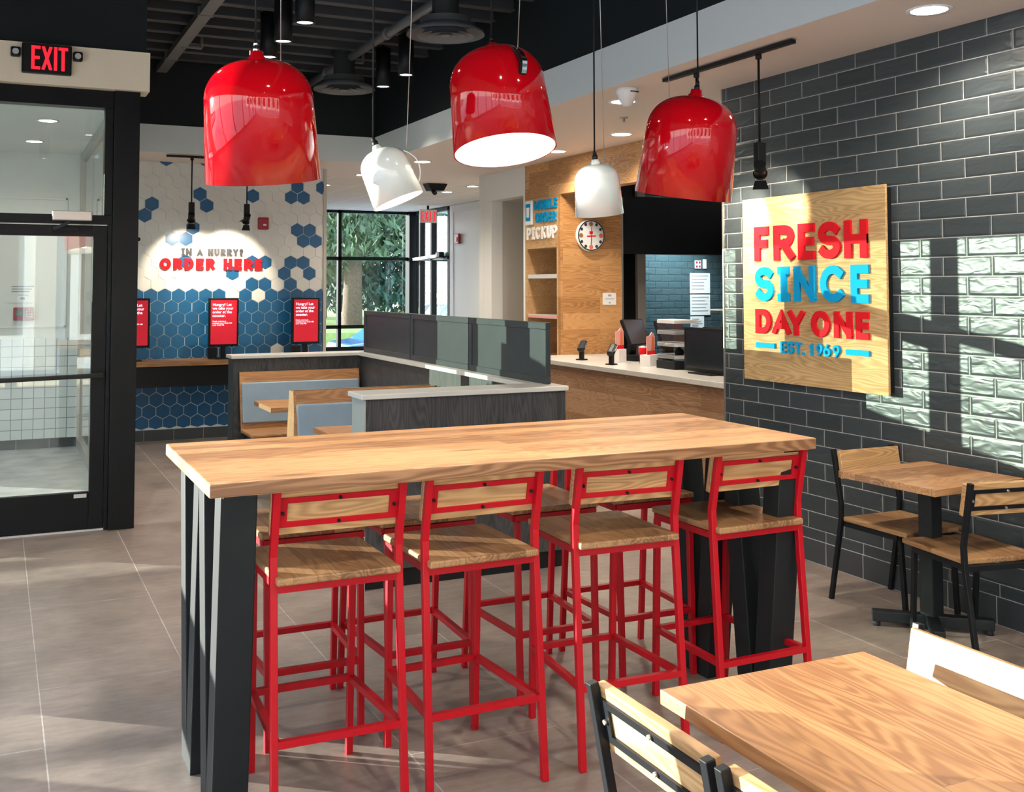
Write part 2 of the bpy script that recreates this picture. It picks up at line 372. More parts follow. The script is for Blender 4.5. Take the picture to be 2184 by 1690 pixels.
def tag(o, label, cat, group=None, kind=None):
    o['label'] = label; o['category'] = cat
    if group: o['group'] = group
    if kind: o['kind'] = kind
    return o
def thing(name, label, cat, loc=(0, 0, 0), rz=0, group=None, mtx=None):
    o = bpy.data.objects.new(name, None); COL.objects.link(o); o.empty_display_size = .1
    if mtx is not None: o.matrix_basis = mtx
    else: o.matrix_basis = Matrix.Translation(loc) @ Matrix.Rotation(rz, 4, 'Z')
    return tag(o, label, cat, group)
def struct(name, mb, mats, bevel=0.0, label=None):
    o = mb.build(name, mats, bevel=bevel); o['kind'] = 'structure'
    if label: o['label'] = label
    return o
def dup(root, loc, rz, label, group=None):
    r = root.copy(); COL.objects.link(r); r.matrix_basis = Matrix.Translation(loc) @ Matrix.Rotation(rz, 4, 'Z'); r['label'] = label
    if group: r['group'] = group
    def rec(src, dst):
        for ch in list(src.children):
            c = ch.copy(); COL.objects.link(c); c.parent = dst; rec(ch, c)
    rec(root, r); return r
def spot(name, loc, target, power, angle, blend=.6, col=(1, .9, .76), size=.05, parent=None):
    d = bpy.data.lights.new(name, 'SPOT'); d.energy = power; d.spot_size = math.radians(angle); d.spot_blend = blend; d.color = col; d.shadow_soft_size = size
    o = bpy.data.objects.new(name, d); COL.objects.link(o); o.location = loc
    o.rotation_euler = (Vector(target) - Vector(loc)).to_track_quat('-Z', 'Y').to_euler()
    if parent is not None:
        o.parent = parent; o.matrix_parent_inverse = parent.matrix_basis.inverted()
    return o

def arc(cx, cy, rx, ry, a0, a1, n=14):
    return [(cx + rx * math.cos(math.radians(a0 + (a1 - a0) * i / n)), cy + ry * math.sin(math.radians(a0 + (a1 - a0) * i / n))) for i in range(n + 1)]
S_ = arc(.5, .745, .5, .255, 35, 90, 5) + arc(.5, .745, .5, .255, 100, 262, 10) + arc(.5, .255, .5, .255, 82, -80, 10) + arc(.5, .255, .5, .255, -90, -148, 5)
GL = {
    'F': [[(0, 0), (0, 1), (1, 1)], [(0, .5), (.85, .5)]],
    'R': [[(0, 0), (0, 1)], [(0, 1), (.45, 1)] + arc(.5, .73, .5, .27, 80, -80, 10) + [(.4, .46), (0, .46)], [(.5, .44), (1, 0)]],
    'E': [[(1, 1), (0, 1), (0, 0), (1, 0)], [(0, .5), (.9, .5)]],
    'S': [S_], 'H': [[(0, 0), (0, 1)], [(1, 0), (1, 1)], [(0, .5), (1, .5)]],
    'I': [[(.5, 0), (.5, 1)], [(0, 1), (1, 1)], [(0, 0), (1, 0)]], 'i': [[(.5, 0), (.5, 1)]],
    'N': [[(0, 0), (0, 1)], [(.02, 1), (.98, 0)], [(1, 0), (1, 1)]], 'C': [arc(.52, .5, .52, .5, 48, 312, 20)],
    'D': [[(0, 0), (0, 1)], [(0, 1), (.42, 1)] + arc(.42, .5, .58, .5, 84, -84, 12) + [(.42, 0), (0, 0)]],
    'A': [[(0, 0), (.5, 1), (1, 0)], [(.2, .3), (.8, .3)]], 'Y': [[(0, 1), (.5, .42), (1, 1)], [(.5, .42), (.5, 0)]],
    'O': [('c', arc(.5, .5, .5, .5, 0, 345, 23))], 'T': [[(0, 1), (1, 1)], [(.5, 1), (.5, 0)]],
    'U': [[(0, 1), (0, .4)] + arc(.5, .36, .5, .36, 185, 355, 10) + [(1, .4), (1, 1)]],
    'M': [[(0, 0), (0, 1), (.5, .3), (1, 1), (1, 0)]], 'B': [[(0, 0), (0, 1)], [(0, 1), (.5, 1)] + arc(.5, .75, .42, .25, 80, -80, 8) + [(0, .5)], [(.2, .5), (.5, .5)] + arc(.5, .25, .5, .25, 80, -80, 8) + [(0, 0)]],
    'L': [[(0, 1), (0, 0), (1, 0)]], 'P': [[(0, 0), (0, 1)], [(0, 1), (.45, 1)] + arc(.5, .72, .5, .28, 80, -80, 10) + [(.4, .44), (0, .44)]],
    'K': [[(0, 0), (0, 1)], [(0, .4), (1, 1)], [(.35, .62), (1, 0)]], 'X': [[(0, 0), (1, 1)], [(0, 1), (1, 0)]],
    '1': [[(.1, .8), (.6, 1), (.6, 0)]], '9': [('c', arc(.5, .68, .5, .32, 0, 345, 18)), arc(.5, .68, .5, .60, 0, -60, 6)[0:1] + [(.98, .5), (.45, 0)]],
    '6': [('c', arc(.5, .32, .5, .32, 0, 345, 18)), [(.03, .45), (.55, 1)]], '.': [[(.3, 0), (.7, 0)]],
    '?': [arc(.5, .72, .45, .28, 165, -60, 12) + [(.5, .38), (.5, .28)], [(.5, 0), (.5, .02)]],
}
def glyph(mb, ch, u0, u1, v0, v1, t, o, eu, ev, dep, mi=0):
    for k, st in enumerate(GL[ch]):
        cl = isinstance(st, tuple); pts = st[1] if cl else st
        if k: dep = dep + .0006
        mb.strip([(u0 + t / 2 + a * (u1 - u0 - t), v0 + t / 2 + b * (v1 - v0 - t)) for a, b in pts], t, o, eu, ev, dep, cl, mi, (v0, v1))
WID = {'I': .5, 'i': .25, '.': .25, 'M': 1.15, 'N': .95, 'O': 1.05, 'E': .75, 'F': .72, 'L': .72, 'A': .98, '1': .4, 'C': .92, 'D': .9, ' ': .45, '?': .65}
def word(mb, txt, u0, u1, v0, v1, t, o, eu, ev, dep, gap=.22, mi=0):
    ws = [WID.get(c, .85) for c in txt]; tot = sum(ws) + gap * (len(txt) - 1); k = (u1 - u0) / tot; u = u0
    for c, q in zip(txt, ws):
        if c != ' ': glyph(mb, c, u, u + q * k, v0, v1, t, o, eu, ev, dep, mi)
        u += (q + gap) * k
def text_mesh(name, txt, size, material, o, eu, ev, parent, bold=0.0, world=True):
    cu = bpy.data.curves.new('t', 'FONT'); cu.body = txt; cu.size = size; cu.offset = bold; cu.space_line = .95
    to = bpy.data.objects.new('t', cu); COL.objects.link(to); dg = bpy.context.evaluated_depsgraph_get(); dg.update()
    me = bpy.data.meshes.new_from_object(to.evaluated_get(dg)); bpy.data.objects.remove(to)
    eu, ev = Vector(eu), Vector(ev); en = eu.cross(ev); T = Matrix((eu, ev, en)).transposed().to_4x4(); T.translation = Vector(o)
    me.transform(T)
    if world and parent is not None: me.transform(parent.matrix_basis.inverted())
    me.materials.clear(); me.materials.append(material); me.name = name
    ob = bpy.data.objects.new(name, me); COL.objects.link(ob); ob.parent = parent
    return ob

# ---------------------------------------------------------------- the setting
ZS, ZT, ZD = 2.985, 3.262, 4.10
struct('floor', MB().box(-1.9, 9.2, -3.6, 18, -.12, 0), M['floor'], label='grey brown stone look floor tiles with pale grout')
struct('floor', MB().box(-1.9, .80, 7.72, 11.6, 0, .004), M['vest_floor'], label='grey entrance mat floor inside the glass vestibule')
# dark open ceiling
struct('ceiling', MB().box(-2.0, 3.9, -3.6, 11.0, ZD, ZD + .1), M['deck'], label='dark open ceiling deck')
struct('ceiling', MB().box(3.735, 9.2, -3.6, 12.4, ZS, ZT).box(.94, 3.735, 10.85, 12.4, ZS, ZT), M['soffit'], label='dropped warm white plaster ceiling')
struct('ceiling', MB().box(-1.9, 9.2, 12.4, 18, ZS + .004, ZT), M['acoustic'], label='white grid ceiling over the far dining area')
struct('wall_upper', MB().box(3.74, 3.9, -3.6, 11.0, ZT, ZD).box(.90, 3.74, 10.85, 11.0, ZT, ZD).box(-1.9, .92, 7.55, 10.85, ZT, ZD), M['darkwall'], label='charcoal wall above the dropped ceiling and vestibule')
mb = MB()
y = 1.2
while y < 10.8:
    mb.box(-1.9, 3.74, y - .02, y + .02, 3.86, ZD); mb.box(-1.9, 3.74, y - .045, y + .045, 3.85, 3.862); y += .37
struct('trim_1', mb, M['joist'], label='dark ceiling joists')
struct('trim_2', MB().box(-1.9, .94, 7.50, 7.72, 2.99, ZT - .002), M['cream'], label='cream fascia above the glass door')
struct('trim_11', MB().box(3.725, 3.735, -3.6, 10.85, ZS - .002, ZT).box(.94, 3.735, 10.84, 10.85, ZS - .002, ZT), M['daylit_white'], label='edge face of the dropped ceiling, daylight put into its cooler colour')
# tiled right-hand wall
struct('wall_right', MB().box(4.48, 4.70, -3.6, 5.78, .136, ZS), M['tile'], label='black glazed brick tile wall')
struct('baseboard_right', MB().box(4.474, 4.70, -3.6, 5.78, 0, .136), M['base_tile'], label='dark tile baseboard')
struct('trim_3', MB().box(4.472, 4.70, 5.78, 5.79, 0, ZS), M['alum'], label='metal corner strip at the end of the tile wall')

# blue hexagon wall
hw = MB(); hw.box(.80, 3.40, 11.66, 11.80, .12, ZS)
struct('wall_far', hw, [M['grout']], label='white and blue hexagon tile wall')
DX, DZ, HX0, HZ0 = .1445, .1230, 1.500, 1.540
BLUE = {(8, 0), (7, -1), (9, 3), (8, 4), (9, 7), (10, 11), (9, 10), (9, 11), (10, 13), (12, 1), (12, 4), (6, 3), (5, 1), (5, 2), (6, 11), (6, 12), (5, 11), (5, 12), (3, 2), (3, 7), (3, 8),
        (2, 6), (3, 10), (3, 11), (2, 10), (2, 12), (1, 7), (1, 8), (1, 10)}
hexa = MB()
hexverts = [(math.cos(math.radians(60 * i + 30)), math.sin(math.radians(60 * i + 30))) for i in range(6)]
RX = DX / math.sqrt(3) - .0042; RZ = DZ / 1.5 - .0040
for r in range(-12, 13):
    for c in range(-6, 16):
        cx = HX0 + c * DX + (r % 2) * DX / 2; cz = HZ0 + r * DZ
        if cx < .86 or cx > 3.46 or cz < .10: continue
        b = (r < 0 and (r, c) != (-5, 9)) or (r, c) in BLUE or (r == 0 and c not in (6, 8))
        pl = [(min(cx + RX * a, 3.394), max(.125, min(cz + RZ * q, 2.982))) for a, q in hexverts]
        if max(p[1] for p in pl) - min(p[1] for p in pl) < .01 or max(p[0] for p in pl) - min(p[0] for p in pl) < .01: continue
        hexa.prism(pl, (0, 11.66, 0), (1, 0, 0), (0, 0, 1), .006, 0 if b else 1)
hx = hexa.build('hexagon_tiling', [M['hexblue'], M['hexwhite']]); hx.parent = bpy.data.objects['wall_far']
struct('baseboard_far', MB().box(.80, 3.40, 11.645, 11.80, 0, .12), M['base_tile_x'], label='black tile baseboard under the hexagon tiles')
struct('trim_4', MB().box(3.395, 3.43, 11.64, 11.82, 0, ZS), M['greige'], label='end strip of the hexagon wall')

# vestibule
struct('wall_vestibule', MB().box(-1.9, .80, 11.62, 11.8, .10, 3.2), M['offwhite'], label='white back wall of the vestibule')
vt = MB().box(-1.9, .80, 11.60, 11.62, .10, 1.115); struct('wall_wainscot', vt, M['vest_tile'], label='square white tile wainscot in the vestibule')
struct('baseboard_vestibule', MB().box(-1.9, .80, 11.595, 11.62, 0, .10), M['base_tile_x'])
mb = MB()
for x0, x1 in ((-1.7, -.75), (-.65, .66)):
    for a in ((x0, x1, 1.22, 1.245), (x0, x1, 2.53, 2.555), (x0, x0 + .025, 1.22, 2.555), (x1 - .025, x1, 1.22, 2.555)): mb.box(a[0], a[1], 11.608, 11.62, a[2], a[3])
struct('trim_5', mb, M['offwhite'], bevel=.004, label='raised panel moulding on the vestibule wall')
struct('ceiling', MB().box(-1.9, .92, 7.72, 11.62, 3.01, 3.2), M['offwhite'], label='white vestibule ceiling')
# vestibule side glazing
wd = MB()
wd.box(.775, .835, 7.72, 11.6, 2.93, 3.01).box(.775, .835, 7.72, 11.6, 0, .10).box(.775, .835, 8.24, 8.34, .1, 2.93).box(.775, .835, 11.55, 11.62, .1, 2.93)
w1 = struct('window_1', wd, M['alum'], label='glass side wall of the vestibule')
g = MB()
for a, b in ((7.72, 8.24), (8.34, 9.395), (9.405, 10.395), (10.405, 11.55)): g.box(.802, .808, a, b, .1, 2.93)
g.build('pane', M['glass'], w1)
MB().box(.800, .810, 9.395, 9.405, .1, 2.93).box(.800, .810, 10.395, 10.405, .1, 2.93).build('joint', M['alum'], w1)
# vestibule front: fixed framing
fr = MB()
fr.box(.716, .885, 7.55, 7.72, 0, 2.99).box(-1.9, .7155, 7.58, 7.70, 2.87, 2.99).box(-1.9, .7155, 7.58, 7.70, 2.07, 2.13).box(-.56, -.47, 7.58, 7.70, 0, 2.87).box(-1.9, -.56, 7.58, 7.70, 0, .1)
fr.box(.69, .7155, 7.58, 7.70, 0, 2.07).box(.66, .7155, 7.59, 7.69, 2.13, 2.87)
w2 = struct('window_2', fr, M['frame'], bevel=.003, label='dark framed glazing round the entrance door')
MB().box(-.47, .69, 7.637, 7.643, 2.13, 2.87).box(-1.9, -.56, 7.637, 7.643, .1, 2.07).box(-1.9, -.56, 7.637, 7.643, 2.13, 2.87).build('pane', M['glass'], w2)
dr = MB().box(-.47, -.37, 7.60, 7.65, .012, 2.06).box(.595, .688, 7.60, 7.65, .012, 2.06).box(-.37, .595, 7.60, 7.65, 1.985, 2.06).box(-.37, .595, 7.60, 7.65, .012, .26)
d1 = struct('door_1', dr, M['frame'], bevel=.003, label='dark framed glass entrance door with push bar')
MB().box(-.37, .595, 7.622, 7.628, .26, 1.985).build('pane', M['glass'], d1)
MB().bar((-.42, 7.54, 1.02), (.66, 7.54, 1.045), .03, .02, (0, 1, 0)).box(-.44, -.40, 7.53, 7.60, 1.0, 1.04).box(.63, .67, 7.53, 7.60, 1.025, 1.065).build('push_bar', M['black'], d1, bevel=.004)
MB().box(.50, .58, 7.594, 7.60, .225, .25).build('plate', M['cap'], d1)
cl = MB().box(.33, .58, 7.50, 7.58, 2.085, 2.15).build('door_closer', M['alum'], d1, bevel=.006)
MB().bar((.44, 7.52, 2.075), (.34, 7.56, 2.03), .02, .012).bar((.34, 7.56, 2.03), (.50, 7.59, 2.03), .02, .012).build('arm', M['black'], cl)
MB().box(-.47, .69, 7.59, 7.66, 0, .011).build('threshold', M['cap'], d1)

# outer walls with storefront glazing (left, behind the viewer, far end)
def storefront(name, axis, pos, a0, a1, mull, head, sill, label, bars=(), glz=None):
    f = MB(); q = (lambda u0, u1, z0, z1, h=.05: f.box(pos - h, pos + h, u0, u1, z0, z1)) if axis == 'x' else (lambda u0, u1, z0, z1, h=.05: f.box(u0, u1, pos - h, pos + h, z0, z1))
    q(a0, a1, head - .06, head); q(a0, a1, sill - .07, sill)
    for u in mull: q(u - .03, u + .03, sill, head)
    for z in bars: q(a0, a1, z - .03, z + .03)
    o = struct(name, f, M['frame'], label=label)
    p = MB()
    if axis == 'x': p.box(pos - .003, pos + .003, a0, a1, sill, head)
    else: p.box(a0, a1, pos - .003, pos + .003, sill, head)
    p.build('pane', glz or M['glass'], o); return o
struct('wall_left', MB().box(-2.0, -1.85, 6.05, 7.62, -.1, 2.84).box(-2.0, -1.85, -3.6, 11.8, 2.84, ZD).box(-2.0, -1.85, -3.6, 11.8, -.1, .08).box(-2.0, -1.85, 11.05, 18, -.1, ZT), M['cream'])
storefront('window_3', 'x', -1.925, -3.6, 6.05, (-3.55, -2.0, -.5, 1.0, 2.5, 4.0), 2.84, .14, 'storefront glazing along the left side')
w7 = storefront('window_7', 'x', -1.925, 7.64, 11.05, (7.67, 11.02), 2.84, .50, 'unseen outer vestibule glazing, tint and clear low pane shape the sun', (), M['tinted'])
MB().box(-1.928, -1.922, 7.64, 11.05, .14, .44).build('low_pane', M['glass'], w7)  # clear low pane added so sun streaks reach the floor
struct('wall_back', MB().box(-2.0, 4.7, -3.75, -3.6, 2.84, ZD).box(-2.0, 4.7, -3.75, -3.6, -.1, .08), M['cream'])
storefront('window_4', 'y', -3.67, -2.0, 4.7, (-1.9, -.4, 1.1, 2.6, 4.1), 2.84, .14, 'storefront glazing behind the viewer')
storefront('window_5', 'y', 17.95, 4.7, 6.95, (4.73, 5.52), 3.0, .57, 'far corner window looking onto trees', (2.13, .92))
struct('wall_sill', MB().box(-1.9, 4.7, 17.9, 18.05, 0, ZS).box(4.7, 6.95, 17.9, 18.05, 0, .50).box(-1.9, 6.95, 17.9, 18.05, 3.0, ZT), M['offwhite'])
struct('trim_6', MB().box(6.80, 6.98, 17.82, 18.02, 0, 3.0), M['frame'], label='dark corner post of the far window')
storefront('window_6', 'x', 6.94, 16.2, 17.82, (16.24, 17.0, 17.55), 2.98, .10, 'glazed side exit at the far corner', (2.12,))
MB().bar((6.86, 17.75, 2.12), (6.86, 16.55, 2.16), .05, .05, (0, 0, 1)).build('closer_arm', M['sign_white'], bpy.data.objects['window_6'])
MB().box(6.80, 6.90, 16.40, 16.60, 2.12, 2.22).build('closer_box', M['black'], bpy.data.objects['window_6'], bevel=.02)
struct('wall_exterior', MB().box(6.90, 7.1, 11.5, 16.2, 0, ZS), M['offwhite'], label='white wall beside the far exit')
mb = MB()
for a in ((15.0, 16.05, .9, .93), (15.0, 16.05, 2.86, 2.89), (16.02, 16.05, .9, 2.89)): mb.box(6.885, 6.9, *a)
struct('trim_7', mb, M['offwhite'])

# portal to the corridor beside the pickup shelf
pt = MB().box(5.37, 5.52, 10.455, 11.56, 2.66, ZS).box(5.37, 5.52, 11.335, 11.56, 0, 2.66).box(5.37, 5.52, 10.455, 10.50, 0, 2.66)
struct('wall_portal', pt, M['offwhite'], bevel=.003, label='white framed opening beside the wood wall')
struct('wall_recess', MB().box(6.0, 6.1, 10.455, 11.56, 0, 2.7).box(5.52, 6.1, 11.34, 11.56, 0, 2.7).box(5.77, 6.1, 10.455, 10.5, 0, 2.7).box(5.52, 6.1, 10.455, 11.56, 2.66, 2.8), M['greige'], label='beige walls inside the corridor opening')
struct('wall_side', MB().box(5.37, 7.0, 11.56, 11.68, 0, ZS), M['offwhite'])
struct('trim_8', MB().box(5.99, 6.0, 11.05, 11.062, 0, 2.6), M['greige'])

# wood wall, bulkhead and kitchen beyond
struct('wall_bulkhead', MB().box(5.37, 5.50, 5.3, 10.453, 2.61, ZS), M['panel_y'], label='oak bulkhead above the service counter')
struct('wall_wood', MB().box(5.372, 6.12, 9.65, 9.698, 0, 2.61), M['panel_x'], label='oak plank wall with the clock')
struct('trim_9', MB().box(6.12, 6.14, 9.645, 9.70, 0, 2.6), M['alum'])
struct('wall_header', MB().box(6.14, 9.2, 9.70, 9.80, 1.995, 2.62), M['black'], label='black header over the kitchen opening')
struct('wall_kitchen', MB().box(6.9, 9.2, 11.2, 11.3, 0, 2.9), M['kitchen_tile'], label='teal lit glazed brick wall in the kitchen')
struct('wall_partition', MB().box(6.1, 6.75, 10.35, 10.45, 0, 2.9).box(6.1, 6.2, 9.8, 10.4, 0, 2.9).box(9.1, 9.2, 5.3, 11.3, 0, 2.9).box(5.5, 9.2, 5.2, 5.3, 0, 2.9), M['black'])
struct('trim_10', MB().box(6.75, 6.86, 10.30, 10.45, 0, 2.9), M['greige'], label='beige corner post in the kitchen')

# ---------------------------------------------------------------- outdoors
struct('ground', MB().box(-90, 110, -90, 110, -.8, -.5), M['asphalt'], label='asphalt outside')
struct('lawn', MB().box(2, 34, 29, 60, -.5, .30), M['grass'], label='sunny grass strip outside the far window')
def clump(mb, c, rad, n, size, droop=0.3):
    for _ in range(n):
        while True:
            p = Vector((random.uniform(-1, 1), random.uniform(-1, 1), random.uniform(-1, 1)))
            if p.length < 1: break
        p = Vector((p.x * rad[0], p.y * rad[1], p.z * rad[2])) + Vector(c)
        d = Vector((random.gauss(0, 1), random.gauss(0, 1), random.gauss(-droop * 2, .6))).normalized(); e = d.orthogonal().normalized()
        e = Matrix.Rotation(random.uniform(0, 6.28), 3, d) @ e; s = size * random.uniform(.6, 1.4)
        v = [mb.bm.verts.new(p + d * s * a + e * s * b) for a, b in ((-1, 0), (0, .32), (1, 0), (0, -.32))]
        mb.face(v)
def tree(x, y, h, tr, spread, label, leaf, base=1.5, n=16, dens=170, cat='tree'):
    t = thing('cedar_tree', label, cat, (x, y, .28), group='trees outside the far window')
    MB().cyl((0, 0, 0), (.1, 0, h * .8), tr, tr * .35, 12).build('trunk', M['trunk'], t)
    mb = MB()
    for i in range(n):
        f = i / (n - 1); z = base + f * (h - base); r = spread * (1 - .75 * f)
        for k in range(3):
            a = random.uniform(0, 2 * PI); q = r * random.uniform(.25, .75)
            clump(mb, (q * math.cos(a), q * math.sin(a), z), (r * .55, r * .55, .75), dens, .17, .7)
    mb.build('foliage', leaf, t, recalc=False)
    return t
tree(10.6, 33, 11, .34, 3.4, 'cedar tree with the thick trunk on the sunny grass strip', M['leaf2'], 2.3, 18, 420)
tree(13.6, 36, 13, .30, 3.6, 'dark cedar tree seen through the widest far pane beside the corner', M['leaf'], 1.2, 18, 460)
tree(8.7, 35.5, 12, .32, 3.2, 'green cedar tree showing through the narrow far pane by the tiles', M['leaf'], 2.4, 18, 420)
tree(12.4, 43, 14, .3, 4.2, 'pale tree filling the gap behind the cedars', M['leaf2'], 1.0, 16, 420)
tree(22.5, 44, 5.2, .18, 2.2, 'small round tree seen through the far glazed exit', M['leaf'], .8, 10, 300)
cv = thing('parked_car', 'blue car parked outside below the far window', 'car', (8.9, 21.8, -.5))
MB().prism([(-2.2, .25), (2.2, .25), (2.25, .65), (2.0, .85), (1.2, .95), (.6, 1.35), (-1.1, 1.38), (-1.7, .98), (-2.2, .92), (-2.3, .5)], (0, .85, 0), (1, 0, 0), (0, 0, 1), 1.7).build('body', M['carblue'], cv, bevel=.06)
MB().prism([(-1.45, .97), (1.05, .97), (.55, 1.28), (-1.02, 1.3)], (0, .87, 0), (1, 0, 0), (0, 0, 1), 1.74).build('window_band', M['dark_screen'], cv)
for sx in (-1.4, 1.4):
    for sy in (-.8, .8): MB().cyl((sx, sy - .1, .32), (sx, sy + .1, .32), .32, n=20).build('wheel', M['rubber'], cv)
tn = thing('canopy_tent', 'blue canopy shelter far outside the glazed exit', 'tent', (19.3, 40, .3))
MB().prism([(-2, 2.2), (2, 2.2), (0, 3.2)], (0, 2, 0), (1, 0, 0), (0, 0, 1), 4).build('roof', M['tent'], tn)
MB().box(-1.9, 1.9, -1.9, 1.9, 0, 2.2).build('walls', M['tent'], tn)
nb = thing('added_facade', 'added pale facade behind the viewer for streaks in the pendant reflections', 'building', (2, -13, -.5))
MB().box(-16, 18, -6, -1, 0, 5.5).build('wall', M['offwhite'], nb)  # unseen facade added so the pendants reflect bright vertical streaks
for k in range(11):
    x = -15 + k * 3.0
    MB().box(x, x + 1.5, -1.0, -.9, .9, 3.6).build('window', M['dark_screen'], nb)
    MB().box(x + 1.9, x + 2.4, -1.0, -.8, 0, 5.5).build('pier', M['orange'] if k % 3 == 0 else M['greige'], nb)
# unseen slats added outside on the left to trim the low sun
fn = MB()
for a, b_, top in ((-8.2, -3.75, 2.21), (-14, -8.25, 1.93)): fn.box(a, b_, 11.15, 11.2, 1.47, top).box(a, b_, 11.15, 11.2, 1.325, 1.355).box(a, b_, 11.15, 11.2, .90, 1.255).box(a, b_, 11.15, 11.2, .80, .835).box(a, b_, 11.15, 11.2, 0, .70)
for x in (-14, -10, -7, -3.83): fn.box(x, x + .08, 11.2, 11.28, -.5, 1.93)
tag(fn.build('added_sun_slats', M['sun_blocker']), 'added unseen slats that trim the low sun at the left', 'sun_blocker')

# ---------------------------------------------------------------- bar table
bt = thing('bar_table', 'long high oak table with black V shaped steel legs', 'table', (1.725, 3.59, 0))
MB().box(-1.145, 1.145, -.435, .435, 1.025, 1.068).build('tabletop', M['oak_x'], bt, bevel=.005)
for sx in (-1.10, 1.025):
    fr = [(-.33, -.19), (0.0, -.19), (0.0, .19), (.33, .19)]
    for ty, by in fr:
        ty2 = ty + (.045 if ty == 0 and by > 0 else (-.045 if ty == 0 else 0)); by2 = by + (.04 if abs(ty) < .1 and by < 0 else (-.04 if abs(ty) < .1 else (-.04 if by < 0 else .04)))
        lg = MB(); hw_ = .046
        lg.prism([(by2 - hw_, 0), (by2 + hw_, 0), (ty2 + hw_, 1.015), (ty2 - hw_, 1.015)], (sx, 0, 0), (0, 1, 0), (0, 0, 1), .112)
        lg.build('leg', M['leg_steel'], bt, bevel=.004)
    MB().box(sx + .005, sx + .107, -.39, .39, 1.012, 1.026).build('mounting_plate', M['leg_steel'], bt)

# ---------------------------------------------------------------- stools and chairs
def seat_maker(name, label, cat, zs, top, metal, tall):
    t = thing(name, label, cat)
    rf, sf = (-.215, -.140) if tall else (-.30, -.205)         # rear foot and rear seat line
    bt_ = -.186 if tall else -.262
    ff = .255 if tall else .17
    tb = .023 if tall else .022
    MB().box(-.20, .20, sf - .01 if not tall else -.196, .235 if tall else .205, zs - .024, zs).build('seat', M['seat'], t, bevel=.006)
    for s in (-1, 1):
        MB().path([(s * .208, rf, 0), (s * .204, sf - .02, zs - .03), (s * .204, sf - .016, zs + .06), (s * .204, bt_ - .012, top)], tb, tb).build('rear_leg', metal, t, bevel=.002)
    for s in (-1, 1):
        MB().path([(s * .173, ff, 0), (s * .176, ff - .025, zs - .05)], tb, tb).build('front_leg', metal, t, bevel=.002)
    z = zs - .038; y0, y1 = (sf - .02, ff - .03)
    MB().box(-.20, .20, y0 - .012, y0 + .012, z - .012, z + .012).box(-.185, .185, y1 - .012, y1 + .012, z - .012, z + .012).box(-.195, -.172, y0, y1, z - .012, z + .012).box(.172, .195, y0, y1, z - .012, z + .012).build('seat_frame', metal, t)
    if tall:
        zr = .268; a = zr / (zs - .03); yr = rf + (sf - .02 - rf) * a; yf = ff - .025 * a
        MB().box(-.20, .20, yr - .011, yr + .011, zr - .011, zr + .011).build('stretcher', metal, t); MB().box(-.17, .17, yf - .011, yf + .011, zr - .011, zr + .011).build('footrest', metal, t)
        for s in (-1, 1): MB().bar((s * .198, yr, zr), (s * .174, yf, zr), .022, .022, (0, 0, 1)).build('stretcher', metal, t)
    # backrest board on the front of the posts, flat strap ring on the rear
    pz0, pz1 = zs + .06, top; d = Vector((0, (bt_ - .012) - (sf - .016), pz1 - pz0)).normalized(); o = Vector((0, sf - .016, pz0))
    n = Vector((0, d.z, -d.y)); T = Matrix((Vector((1, 0, 0)), d, Vector((1, 0, 0)).cross(d))).transposed().to_4x4(); T.translation = o   # local z points to the rear (-Y)... see sign
    Ln = (pz1 - pz0) / d.z; hb = .143
    sg = 1 if (Vector((1, 0, 0)).cross(d)).y < 0 else -1
    q = lambda a, b: (min(sg * a, sg * b), max(sg * a, sg * b))
    b0, b1 = q(-.036, -.013)
    MB().box(-.216, .196, Ln - hb - .012, Ln - .010, b0, b1, T=T).build('backrest', M['back'], t, bevel=.003)
    r0, r1 = q(-.013, -.006); v1 = Ln - .035; v0 = v1 - .094
    MB().box(-.193, .193, v1 - .017, v1, r0, r1, T=T).box(-.193, .193, v0, v0 + .017, r0, r1, T=T).box(-.193, -.166, v0 + .017, v1 - .017, r0, r1, T=T).box(.166, .193, v0 + .017, v1 - .017, r0, r1, T=T).build('back_bracket', metal, t)
    k0, k1 = q(-.006, .001)
    for u, v in ((0, v1 - .0085), (0, v0 + .0085), (-.18, (v0 + v1) / 2), (.18, (v0 + v1) / 2)):
        MB().cyl(T @ Vector((u, v, k0)), T @ Vector((u, v, k1)), .0055, n=10).build('bolt', M['black'] if tall else M['alum'], t)
    return t
stool = seat_maker('bar_stool', '', 'stool', .760, 1.032, M['stool_red'], True)
NEAR = [(.993, .0, 'red bar stool at the near side of the bar table, beside its left legs'),
        (1.487, .02, 'red bar stool on the near side, second along from the left table legs'),
        (2.062, -.035, 'red bar stool on the near side, third along, behind the near black chair'),
        (2.632, .02, 'red bar stool on the near side in front of the right table legs')]
FAR = [(1.08, PI, 'red bar stool on the far side of the bar table, opposite the leftmost near stool'),
       (1.53, PI + .02, 'far side red bar stool seen through the second near stool'),
       (2.085, PI, 'far side red bar stool seen between the second and third near stools'),
       (2.565, PI - .02, 'far side red bar stool nearest the right table legs')]
first = True
for x, rz, lb in NEAR:
    if first:
        stool.matrix_basis = Matrix.Translation((x, 3.385, 0)) @ Matrix.Rotation(rz, 4, 'Z'); stool['label'] = lb; stool['group'] = 'red bar stools round the high table'; first = False
    else: dup(stool, (x, 3.385, 0), rz, lb)
for x, rz, lb in FAR: dup(stool, (x, 4.025, 0), rz, lb)
chair = seat_maker('dining_chair', 'black steel chair with oak seat, back to the viewer, left of the front table', 'chair', .444, .786, M['black_steel'], False)
chair['group'] = 'black and oak dining chairs'
chair.matrix_basis = Matrix.Translation((1.475, 1.820, 0)) @ Matrix.Rotation(-PI / 2, 4, 'Z')
dup(chair, (1.478, 1.372, 0), -PI / 2, 'black steel chair cut by the bottom edge, second on the left of the front table')
dup(chair, (1.895, 1.820, 0), PI / 2, 'sunlit oak backed chair on the right side of the front table')
